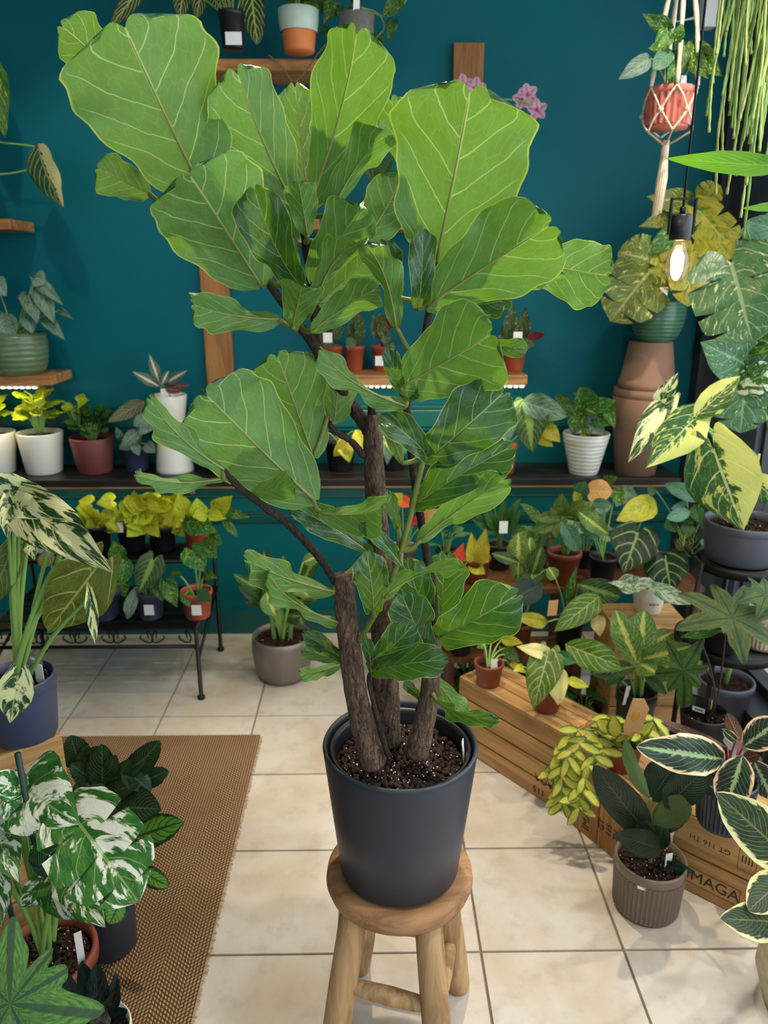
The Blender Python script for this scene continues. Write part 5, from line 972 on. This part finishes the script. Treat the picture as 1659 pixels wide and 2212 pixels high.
MB().tube(spline([c+V3(0, 0, -.01), at(1408, 1820, DR), at(1405, 1724, DR)], 5), [.006]*4+[.005]*4+[.004]*3, 8).obj('stem', GSTEM, r)
marker(r, c+V3(.035, -.02, -.01), .018, .055, None, 0, .2); marker(r, V3(c.x-.045, c.y-rt-.001+.013, c.z-.012), .018, .009, None, 0, -.5, 'price_sticker')
# ---------------------------------------------------------------- stromanthe on the lettered crate
c0, rt, rb, h = potpx(1580, 1812, 1712, 120, 104, hC+.006); r = thing('triostar_stromanthe', 'stromanthe with cream and pink edged leaves in a dark ribbed pot', 'potted plant', c0); pot(r, c0, rt, rb, h, NAVYR, flute=.0022, nf=36); c = c0+V3(0, 0, h-.02); DS = c0.y
RED = plain('red_stem', srgb(130, 50, 50), .5)
L(r, 'stromanthe', DS, [(1562, 1640, 1372, 1612, 84, {'d': (DS-.04, DS-.2)}), (1604, 1632, 1568, 1748, 78, {'d': (DS-.08, DS-.12)}), (1606, 1612, 1690, 1555, 66), (1572, 1616, 1428, 1560, 26, {'side': 'u', 'd': (DS+.04, DS)}), (1628, 1642, 1668, 1725, 66), (1590, 1600, 1560, 1575, 22), (1600, 1640, 1640, 1630, 26, {'side': 'u'}), (1600, 1600, 1570, 1540, 30, {'side': 'u', 'd': (DS+.05, DS+.1)})], c, .003, RED)
# tineke rubber plant at the frame edge
pT = on(1722, 2170, 0); r, c = loose('tineke_rubber_plant', 'cream-edged rubber plant in a mottled cream pot', V3(pT.x, pT.y, 0), .085, .07, .17, SPECK, 'barrel'); DT = pT.y
L(r, 'tineke', DT, [(1712, 1862, 1548, 1712, 112, {'d': (DT, DT-.04)}), (1700, 1992, 1556, 1984, 84, {'d': (DT-.02, DT-.10)}), (1700, 1890, 1616, 1968, 80, {'d': (DT, DT-.08)}), (1700, 1780, 1690, 1660, 70), (1720, 1850, 1850, 1800, 90)])
MB().tube(spline([c+V3(0, 0, -.01), at(1712, 1990, DT), at(1712, 1780, DT)], 4), .006, 8).obj('stem', GSTEM, r)
# ---------------------------------------------------------------- black ring plant stand by the window
HS1, HS2 = .72, .47; c0, rt, rb, h = potpx(1632, 1232, 1146, 172, 148, HS1+.006); sx, sy = c0.x, c0.y
stn = thing('ring_plant_stand', 'black metal two-tier ring plant stand by the window', 'plant stand', (sx, sy, 0))
def ring(z, rad, nm): 
    MB().lathe([(rad-.004, z-.02), (rad, z-.02), (rad, z+.006), (rad-.004, z+.006), (rad-.004, z-.02)], V3(sx, sy, 0), 40).obj(nm, IRON, stn); MB().lathe([(.001, z-.004), (rad-.005, z-.004), (rad-.005, z), (.001, z)], V3(sx, sy, 0), 40).obj('tray', IRON, stn)
ring(HS1, .12, 'ring'); ring(HS2, .15, 'ring')

for i in range(3): a = R(75+i*120); MB().tube([(sx+.155*math.cos(a), sy+.155*math.sin(a), 0), (sx+.15*math.cos(a), sy+.15*math.sin(a), HS2), (sx+.124*math.cos(a), sy+.124*math.sin(a), HS1+.006)], .008, 8).obj('leg', IRON, stn)
r = thing('pale_alocasia', 'alocasia with half pale-yellow heart leaves in a grey pot', 'potted plant', c0); pot(r, c0, rt, rb, h, GREYP, 'band', gr=80); c = c0+V3(0, 0, h-.02); DA = c0.y
L(r, 'alocasia_pale', DA, [(1542, 972, 1606, 1146, 158, {'d': (DA-.10, DA-.17), 'seed': 1}), (1500, 905, 1394, 1012, 96, {'d': (DA-.02, DA-.12)}), (1502, 900, 1600, 812, 60, {'d': (DA-.02, DA+.02), 'kind': 'ovate'}), (1440, 872, 1356, 1000, 62, {'d': (DA, DA-.06), 'sp': 'alocasia'}), (1420, 880, 1465, 805, 40, {'sp': 'alocasia', 'kind': 'ovate'}), (1622, 975, 1605, 1092, 50, {'sp': 'cream', 'd': (DA-.02, DA-.04)}), (1630, 1040, 1690, 1090, 60)], c+V3(-.02, 0, 0), .005, None, .08)
for x, y in ((1600, 1050), (1640, 1040), (1585, 1070)): stalk(r, c, at(x, y-60, DA), .009, .004, STEM, 0)
# tier two: lobed philodendron, ribbed pot
star_l = [(-98, .52, 22), (-55, .56, 22), (-14, .42, 20), (28, .46, 20), (70, .52, 22), (115, .5, 22), (170, .42, 24)]
def star(root, mat, cpx, cpy, D, size, rot, lobes, tilt=V3(0, -.75, .65), seed=0, bend=.3, name='leaf'):
    me = star_mesh(mat, lobes, bend, .03, seed); c0 = at(cpx, cpy, D); n = Vector(tilt).normalized(); y = V3(0, 0, 1)-n*n.z; y.normalize(); y = Matrix.Rotation(R(rot), 3, n) @ y; x = y.cross(n)
    s = size*mpp(c0); M = Matrix(((x.x*s, y.x*s, n.x*s, c0.x), (x.y*s, y.y*s, n.y*s, c0.y), (x.z*s, y.z*s, n.z*s, c0.z), (0, 0, 0, 1))); return put(bpy.data.objects.new(name, me), root, M)
r, c = loose('lobed_philodendron', 'philodendron with large jagged leaves on the lower ring tier', V3(sx-.06, sy-.075, HS2+.006), .05, .042, .08, BLACKP)
star(r, LOB, 1582, 1335, sy-.25, 175, 0, star_l, V3(-.1, -.6, .8), 1); star(r, LOB, 1655, 1285, sy-.24, 90, 40, star_l, V3(.1, -.5, .8), 2); stalk(r, c, at(1582, 1335, sy-.245), .003, .003, STEMD, .04)
r, c = loose('etched_pot_plant', 'small green plant in a beige ribbed pot on the lower ring tier', V3(sx+.075, sy-.05, HS2+.006), .058, .052, .11, SPECK, 'plain', flute=.0015, nf=30); rosette(r, 'pothos_green', c, 8, .045, .025, .05, .7, 3)
# small wire stand with the lobed alocasia
c0, rt, rb, h = potpx(1532, 1622, 1560, 104, 84, .225); wsx, wsy = c0.x, c0.y
ws = thing('wire_plant_stand', 'low black wire stand under the small black pot', 'plant stand', (wsx, wsy, 0))
for (dx, dy) in ((-.06, -.05), (.06, -.05), (.06, .045), (-.06, .045)): MB().box((wsx+dx, wsy+dy, .11), (.012, .012, .219)).obj('leg', IRON, ws, smooth=False)
for z in (.212, .10):
    for (cx, cy, lx, ly) in ((0, -.05, .108, .010), (0, .045, .108, .010), (-.06, -.0025, .010, .083), (.06, -.0025, .010, .083)): MB().box((wsx+cx, wsy+cy, z), (lx, ly, .010)).obj('rail', IRON, ws, smooth=False)
MB().box((wsx, wsy-.0025, .221), (.12, .095, .006)).obj('top', IRON, ws, smooth=False)
r = thing('jagged_alocasia', 'jagged-leaf alocasia in a small black pot with a black label', 'potted plant', c0); pot(r, c0, rt, rb, h, BLACKP, 'plain', gr=60); c = c0+V3(0, 0, h-.02)
star(r, LOBG, 1476, 1448, wsy-.08, 130, 8, [(180, .62, 22), (140, .30, 20), (-140, .32, 22), (-95, .34, 22), (-22, .40, 18), (40, .48, 22), (92, .30, 22)], V3(-.1, -.95, .2), 4)
for pts in ([(1545, 1520), (1540, 1470), (1515, 1440), (1478, 1446)], [(1547, 1520), (1562, 1420), (1570, 1330)], [(1545, 1520), (1536, 1450), (1516, 1392)]): MB().tube(spline([c]+[at(x, y, wsy-.05) for x, y in pts], 4), .0028, 6).obj('stem', STEMD, r)
L(r, 'calla', wsy-.05, [(1470, 1376, 1562, 1362, 22, {'kind': 'lance', 'sp': 'pothos_green'})])
cdk = thing('black_plant_label', 'folded black plant label card standing in the small black pot', 'label', c+V3(-.005, -.02, .0)); Mc = WM[cdk.name]
for s, w, nm in ((-1, .062, 'picture_panel'), (1, .04, 'text_panel')):
    Mp = Mc @ Matrix.Rotation(R(38*s), 4, 'Z'); MB().box((s*w/2, 0, .035), (w, .001, .075)).obj(nm, CARDB, cdk, Mp, smooth=False)
Mp = Mc @ Matrix.Rotation(R(-38), 4, 'Z'); MB().box((-.022, -.0009, .030), (.034, .0006, .014)).obj('price_sticker', WHITE, cdk, Mp, smooth=False); MB().box((-.044, -.0008, .048), (.022, .0005, .036)).obj('leaf_picture', plain('plant_photo_card', srgb(40, 84, 50), .4), cdk, Mp, smooth=False)
b = MB()
for i in range(4): b.box((-.030+i*.0055, -.0014, .030), (.0036, .0004, .006))
b.obj('printed_mark', INK, cdk, Mp, smooth=False)
b = MB()
for i in range(6): b.box((.02, -.0008, .034+i*.005), (.005, .0004, .0032))
b.obj('gold_print', GOLD, cdk, Mc @ Matrix.Rotation(R(38), 4, 'Z'), smooth=False)
# ---------------------------------------------------------------- tall plants between stand and window
r, c = loose('blue_monstera', 'tall monstera with blue-green split leaves by the window', V3(1.215, 2.32, 0), .09, .075, .17, GREYP)
DM = 2.2
L(r, 'monstera_blue', DM, [(1580, 568, 1626, 740, 205, {'d': (2.2, 2.12)}), (1602, 782, 1512, 738, 112, {'d': (2.2, 2.15), 'kind': 'heart'}), (1612, 800, 1600, 935, 130, {'d': (2.24, 2.18)}), (1640, 790, 1700, 700, 110), (1620, 745, 1665, 690, 90, {'sp': 'pothos_green'}), (1600, 830, 1680, 800, 70, {'sp': 'monstera_albo'}), (1640, 560, 1690, 460, 120)], at(1660, 900, 2.28), .005)
MB().tube(spline([c, at(1668, 1100, 2.3), at(1660, 900, 2.28)], 6), .009, 8).obj('stem', STEM, r)
r, c = loose('bright_leaf_plant', 'tall plant with one long bright green leaf across the hanging strands', V3(1.215, 1.62, 0), .085, .07, .16, TERRA)
L(r, 'bright_lance', 1.45, [(1720, 362, 1436, 342, 52, {'d': (1.47, 1.42)}), (1700, 445, 1600, 450, 20, {'sp': 'bright_lance'}), (1700, 500, 1612, 478, 50, {'sp': 'philo_blue', 'd': (1.47, 1.44)}), (1720, 340, 1850, 250, 60), (1720, 480, 1830, 440, 60)], at(1740, 560, 1.52), .004)
MB().tube(spline([c, at(1800, 1200, 1.58), at(1740, 560, 1.52)], 8), .008, 8).obj('stem', GSTEM, r)
# ---------------------------------------------------------------- hanging things
def rope(root, pts, rad, nm='cord', n=6, twist=True):
    q = spline(pts, 8); MB().tube(q, [rad*(1+.18*math.sin(i*1.9)) for i in range(len(q))], n).obj(nm, CORD, root)
hp = at(1455, 272, 2.35); k = mpp(hp); mh = thing('macrame_hanger', 'knotted cream macrame hanger holding the pink ribbed pot', 'plant hanger', hp+V3(0, 0, .62))
top_ = at(1462, -150, 2.35); rp = V3(hp.x, hp.y+.05, hp.z); prt = 52*k; ph = at(1455, 178, 2.33).z-hp.z
ang = [R(a) for a in (205, 262, 320, 85)]
for a in ang:
    o_ = V3(math.cos(a), math.sin(a), 0); rim = rp+o_*(prt*1.10)+V3(0, 0, ph*.98); rope(mh, [rp+V3(0, 0, .5), rp+o_*prt*.75+V3(0, 0, .27), rim], .0065, 'cord', 8)
for i in range(4):
    a, b2 = ang[i], ang[(i+1) % 4]; b2 = b2+2*PI if b2 < a else b2; m_ = (a+b2)/2; kn = rp+V3(math.cos(m_), math.sin(m_), 0)*(prt*1.1)+V3(0, 0, ph*.38)
    for e in (a, b2): 
        p1 = rp+V3(math.cos(e), math.sin(e), 0)*(prt*1.10)+V3(0, 0, ph*.95); p2 = rp+V3(math.cos(e), math.sin(e), 0)*prt*1.05+V3(0, 0, -.012)
        rope(mh, [p1, p1.lerp(kn, .5)+(p1.lerp(kn, .5)-rp).normalized()*.005, kn], .003); rope(mh, [kn, kn.lerp(p2, .5)+V3(math.cos((e+m_)/2), math.sin((e+m_)/2), 0)*.006, p2], .003); rope(mh, [p2, rp+V3(0, 0, -.045)], .003)
    MB().lathe([(.001, -.008), (.008, -.004), (.008, .004), (.001, .008)], kn, 8).obj('knot', CORD, mh)
MB().tube([rp+V3(0, 0, -.03), rp+V3(0, 0, -.07)], .011, 10).obj('knot', CORD, mh)
for i in range(14): a = 2*PI*i/14; MB().tube([rp+V3(.006*math.cos(a), .006*math.sin(a), -.06), rp+V3(.012*math.cos(a), .012*math.sin(a), -.13), rp+V3(.010*math.cos(a)-.006, .010*math.sin(a), -.215-.015*rnd.random())], .0036, 5).obj('tassel_strand', CORD, mh)
rope(mh, [rp+V3(0, 0, .48), rp+V3(0, 0, CEIL-rp.z)], .005)
r = thing('hanging_pothos', 'dark green pothos in a pink ribbed pot hung in macrame', 'potted plant', rp); pot(r, rp, prt*.98, prt*.86, ph, PINKP, 'plain', flute=.003, nf=22); c = rp+V3(0, 0, ph-.02)
L(r, 'pothos_green', 2.35, [(1405, 125, 1335, 172, 40, {'sp': 'silver_blade'}), (1440, 60, 1388, 30, 36), (1450, 110, 1410, 150, 40, {'sp': 'philo_blue'}), (1470, 120, 1440, 175, 44), (1440, 75, 1415, 120, 40), (1480, 100, 1465, 160, 40), (1500, 110, 1560, 165, 50), (1520, 120, 1545, 105, 34), (1460, 85, 1475, 50, 30), (1500, 130, 1530, 170, 40), (1430, 100, 1400, 105, 36)], c)
marker(r, c+V3(.02, -.04, .0), .018, .045, None, -.1, .2)
# pendant lamp
pl = at(1468, 520, 2.0); lampo = thing('pendant_lamp', 'black pendant lamp with a glowing filament bulb', 'lamp', V3(pl.x, pl.y, CEIL-.001))
MB().tube([(pl.x, pl.y, CEIL), (pl.x, pl.y, pl.z+.055)], .0028, 6).obj('cord', IRON, lampo); k = mpp(pl)
MB().tube([pl, pl+V3(0, 0, .002), pl+V3(0, 0, .058), pl+V3(0, 0, .062)], [.024, .026, .026, .018], 24).obj('socket', plain('socket_black', srgb(30, 30, 34), .35), lampo); MB().tube([pl+V3(0, 0, .062), pl+V3(0, 0, .078)], .007, 10).obj('cord_grip', IRON, lampo)
b = MB()
for s in (-1, 1): b.box(pl+V3(s*.030, 0, .056), (.004, .012, .082))
b.box(pl+V3(0, 0, .097), (.064, .012, .004)); b.obj('bracket', IRON, lampo, smooth=False)
def bulb_mat():
    t = NT('bulb_glass'); a = t.add('ShaderNodeBsdfTransparent'); a.inputs[0].default_value = (1, .93, .78, 1); g = t.add('ShaderNodeBsdfGlossy'); g.inputs[1].default_value = .05; m = t.add('ShaderNodeMixShader'); m.inputs[0].default_value = .12
    t.l.new(a.outputs[0], m.inputs[1]); t.l.new(g.outputs[0], m.inputs[2]); return t.done(m.outputs[0])
MB().lathe([(.014, 0), (.016, -.012), (.026, -.035), (.031, -.055), (.029, -.075), (.020, -.092), (.008, -.101), (.001, -.103)], pl, 24).obj('bulb', bulb_mat(), lampo)
hx = [pl+V3(math.cos(t*2.2)*.009, math.sin(t*2.2)*.009, -.02-.0021*t) for t in range(30)]; MB().tube(spline(hx, 3), .0016, 5).obj('filament', emis('filament_glow', (1, .62, .18, 1), 60), lampo)
lamp('pendant_glow', 'POINT', pl+V3(0, 0, -.05), pl, 2.6, (1, .66, .28), shadow_soft_size=.02)
# rhipsalis strands from a pot above the frame
hr = at(1618, -190, 1.55); r, c = loose('hanging_rhipsalis', 'hanging mistletoe cactus with long jointed green strands', hr, .08, .06, .11, TERRA); RH = plain('rhipsalis_green', srgb(134, 168, 84), .5, 0, .3, 60, .1); RH2 = plain('rhipsalis_pale', srgb(176, 190, 110), .5, 0, .3, 60, .1)
MB().tube([c, V3(c.x, c.y, CEIL)], .002, 5).obj('hanging_wire', IRON, r)
r_ = random.Random(3); ends = [(1606, 515), (1546, 420), (1526, 250), (1560, 330), (1585, 300), (1600, 470), (1640, 300), (1570, 420), (1655, 340), (1625, 260), (1590, 380), (1540, 180), (1575, 250), (1612, 400)]+[(r_.uniform(1530, 1659), r_.uniform(60, 330)) for _ in range(34)]
for i, (ex, ey) in enumerate(ends):
    D = 1.55+r_.uniform(-.07, .07); e = at(ex, ey, D); a = r_.uniform(0, 2*PI); s0 = c+V3(math.cos(a)*.075, math.sin(a)*.075, .015); s1 = V3(e.x+r_.uniform(-.01, .02), e.y, s0.z-.06)
    q = spline([c, s0, s1, s1.lerp(e, .4)+V3(r_.uniform(-.01, .012), 0, 0), s1.lerp(e, .75)+V3(r_.uniform(-.008, .008), 0, 0), e], 10); MB().tube(q, [.0026*(.7+.5*abs(math.sin(j*1.05))) for j in range(len(q))], 5).obj('strand', (RH, RH2)[i % 2], r)
# small white wall device
dv = at(1530, 22, 2.94); o = thing('wall_speaker', 'small white box on the dark corner trim above the window pier', 'speaker', dv); MB().box(dv, (.05, .05, .11)).obj('case', WHITE, o, smooth=False, bevel=.004); MB().tube([dv+V3(-.03, 0, -.02), dv+V3(-.10, .02, -.03), dv+V3(-.12, .03, .12)], .004, 6).obj('cable', WHITE, o)
# ---------------------------------------------------------------- more foliage between the larger rack plants
for i, (px, st_, yy, spk, n, size, rise, lab, mat) in enumerate((
    (962, 2, 2.74, 'calla', 10, .07, .12, 'small dark green seedling pot at the rack end beside the fig', BLACKP), (1160, 2, 2.745, 'pothos_green', 16, .09, .15, 'yellow-flecked pothos behind the olive philodendron', TERRAD),
    (1258, 2, 2.745, 'silver', 14, .09, .16, 'silvery pothos behind the peach leaf plant', BLACKP),
    (1000, 1, 2.37, 'aglaonema_dark', 10, .08, .08, 'dark aglaonema on the lower rack step behind the long crate', BLACKP), (1066, 1, 2.43, 'bushy_green', 30, .025, .09, 'fine-leaved green plant on the lower rack step', TERRAD),)):
    c0 = V3(at(px, 1250, yy).x, yy, ZS1 if st_ == 1 else ZS2); r, c = loose('foliage_plant', lab, c0, .04, .032, .08, mat); rosette(r, spk, c, n, size, .05, rise, .55, 60+i)
for i, (px, py, D, spk, lab) in enumerate(((1010, 1420, 2.5, 'calla', 'green plant on the floor under the rack beside the fig planter'), (1150, 1420, 2.55, 'aglaonema_dark', 'dark-leaved plant on the floor under the rack step'), (1270, 1450, 2.3, 'calla', 'dark green plant on the floor behind the crate end'))):
    p = at(px, py, D); r, c = loose('floor_plant', lab, V3(p.x, p.y, 0), .055, .045, .09, BLACKP); rosette(r, spk, c, 12, .10, .04, .06, .5, 80+i, elev=(.1, .9))
# ---------------------------------------------------------------- left foreground
HL = .556
P1 = on(133, 1586, HL); Pb = on(103, 1544, HL); v = (Pb-P1); v.z = 0; v.normalize(); w = V3(v.y, -v.x, 0)
if w.x > 0: w = -w
rL, BL, LL = crate('tall stacked pine crate under the navy alocasia pot', P1+w*.36, P1, .26, HL-.016, 3, z0=.010)
c0, rt, rb, h = potpx(30, 1620, 1492, 150, 132, HL+.006)
r = thing('variegated_alocasia', 'variegated alocasia with arching leaves in a navy pot on the crate', 'potted plant', c0); pot(r, c0, rt, rb, h, NAVY, 'band', gr=100); c = c0+V3(0, 0, h-.02); D0 = c0.y
L(r, 'alocasia', D0, [(42, 1082, 244, 1238, 120, {'d': (D0-.02, D0-.10), 'bend': 1.3, 'seed': 2}), (30, 1086, 114, 1122, 66, {'d': (D0-.04, D0-.12)}), (52, 1064, -60, 1070, 90, {'bend': .8}), (16, 1084, 16, 1164, 46, {'d': (D0-.04, D0-.08)}), (140, 1172, 234, 1212, 56, {'bend': 1.2}), (195, 1290, 206, 1392, 28, {'d': (D0-.06, D0-.09)}), (38, 1462, 22, 1562, 80, {'d': (D0-.085, D0-.115), 'fold': .2, 'bend': .3}), (20, 1200, -30, 1320, 70, {'sp': 'philo_lance', 'kind': 'heart'}), (60, 1150, 30, 1100, 30), (110, 1165, 80, 1185, 26), (60, 1165, 75, 1210, 34, {'d': (D0+.02, D0)})], c, .0055, None, .02)
L(r, 'alocasia_back', D0, [(206, 1230, 102, 1365, 140, {'d': (D0-.04, D0-.02)})], None)
for pts in ([(25, 1480), (70, 1330), (130, 1215), (205, 1232)], [(30, 1480), (60, 1370), (130, 1272), (195, 1290)]): MB().tube(spline([at(x, y, D0-.02) for x, y in pts], 6), lerpl([.007, .003], 19), 8).obj('stem', STEM, r)
marker(r, c+V3(.05, -.01, -.01), .02, .06, None, 0, -.3)
MB().lathe([(.001, -.02), (.02, -.014), (.024, .004), (.016, .02), (.001, .026)], at(68, 1440, D0+.02), 10).obj('sphagnum_bag', plain('wrapped_bundle', srgb(70, 66, 80), .4), r)
# monstera albo
pm = on(96, 2150, 0); c0 = V3(at(96, 2050, 1.2).x, 1.2, .009)
r = thing('monstera_albo', 'white-splashed monstera in a brown nursery pot on the rug', 'potted plant', c0); pot(r, c0, .094, .075, .2, TERRAD, gr=260); c = c0+V3(0, 0, .18)
L(r, 'monstera_albo', 1.15, [(55, 1706, 172, 1782, 188, {'kind': 'heart', 'd': (1.18, 1.08)}), (160, 1764, 300, 1948, 202, {'d': (1.10, .99), 'seed': 1}), (132, 1892, 228, 2004, 130, {'kind': 'heart', 'd': (1.12, 1.02)}), (-10, 1800, 42, 1908, 90, {'d': (1.12, 1.03), 'kind': 'heart'}), (-14, 1862, 4, 2004, 62, {'kind': 'ovate', 'd': (1.1, 1.02)}), (38, 1702, -30, 1672, 70, {'kind': 'heart'}), (112, 1888, 44, 1958, 54, {'kind': 'ovate'}), (20, 1716, 28, 1790, 40, {'kind': 'ovate'}), (120, 1880, 60, 1860, 40, {'kind': 'ovate', 'sp': 'birkin'}), (70, 1830, 130, 1860, 60, {'sp': 'birkin'})], c, .006, None, .03)
GRST = plain('green_stake', srgb(22, 50, 44), .4)
MB().tube([c+V3(.02, .0, -.02), at(38, 1628, 1.13)], .0055, 8).obj('stake', GRST, r); MB().tube([c+V3(-.06, .02, -.02), c+V3(-.075, .03, .2)], .0055, 8).obj('stake', GRST, r)
marker(r, c+V3(.075, -.01, -.02), .014, .10, None, 0, .6)
L(r, 'alocasia_back', 1.15, [(55, 2100, 112, 2062, 22, {'sp': 'philo_lance'})], c)
# dark philodendron behind it
r, c = loose('dark_philodendron', 'dark pin-striped philodendron bush standing on the rug', V3(at(240, 1800, 1.68).x, 1.68, .009), .085, .07, .17, BLACKP)
L(r, 'birkin', 1.62, [(172, 1652, 152, 1588, 58), (222, 1702, 220, 1606, 64), (212, 1692, 152, 1650, 52), (228, 1694, 320, 1634, 46), (283, 1672, 346, 1600, 56), (268, 1662, 326, 1708, 46), (300, 1692, 364, 1664, 46), (258, 1742, 348, 1748, 86, {'d': (1.6, 1.52)}), (225, 1718, 302, 1690, 42), (228, 1718, 168, 1702, 46), (240, 1760, 300, 1790, 70), (215, 1740, 180, 1760, 60), (230, 1680, 250, 1630, 40), (250, 1720, 290, 1720, 60), (180, 1660, 190, 1610, 44), (200, 1700, 160, 1740, 60), (270, 1770, 320, 1800, 60), (230, 1740, 230, 1800, 70), (250, 1690, 280, 1640, 40), (190, 1640, 212, 1612, 30)], c, .003, None, .03)
# camouflage dieffenbachia
r, c, rt = standing('camouflage_dieffenbachia', 'mottled lime green dieffenbachia in a charcoal pot on the rug', (222, 2085, 1960, 122, 112), CHAR, .009, 'plain'); Dd = c.y
L(r, 'camouflage', Dd, [(292, 1808, 396, 1774, 66, {'d': (Dd-.02, Dd-.06)}), (300, 1880, 366, 1916, 40, {'d': (Dd-.02, Dd-.06)}), (262, 1945, 236, 1996, 56, {'d': (Dd-.08, Dd-.12)}), (255, 1870, 240, 1830, 40, {'d': (Dd-.05, Dd-.1)}), (255, 1880, 262, 1810, 46, {'d': (Dd-.04, Dd-.06)})], c, .005)
# dark rosette and hairy lobed plant in front
r, c = loose('black_zz_plant', 'near-black glossy rosette plant in a white pot', V3(at(205, 2200, 1.03).x, 1.03, .009), .06, .05, .21, WHITEC, 'plain')
L(r, 'raven', 1.02, [(200, 2190, 176, 2076, 42), (212, 2195, 208, 2078, 48, {'d': (1.0, .98)}), (238, 2190, 252, 2104, 34), (190, 2190, 148, 2136, 44), (168, 2190, 134, 2088, 32), (215, 2205, 200, 2150, 40, {'d': (.98, .94)}), (235, 2205, 276, 2182, 34), (225, 2195, 250, 2140, 30), (195, 2210, 140, 2190, 40), (215, 2215, 222, 2170, 44, {'d': (.97, .92)}), (200, 2225, 250, 2215, 44)], c, .003, STEMD)
r, c = loose('hairy_lobed_philodendron', 'velvety philodendron with a huge jagged leaf in a terracotta pot', V3(at(22, 2250, .86).x, .90, .009), .07, .058, .30, TERRAD)
star(r, JAG, 22, 2168, .84, 205, 0, [(-8, .68, 26), (40, .46, 20), (66, .50, 22), (104, .80, 26), (150, .42, 24), (-50, .5, 24), (-100, .7, 26), (-150, .4, 26)], V3(.1, -.65, .75), 5, .22); stalk(r, c, at(22, 2168, .845), .004, .004, STEM, .0)
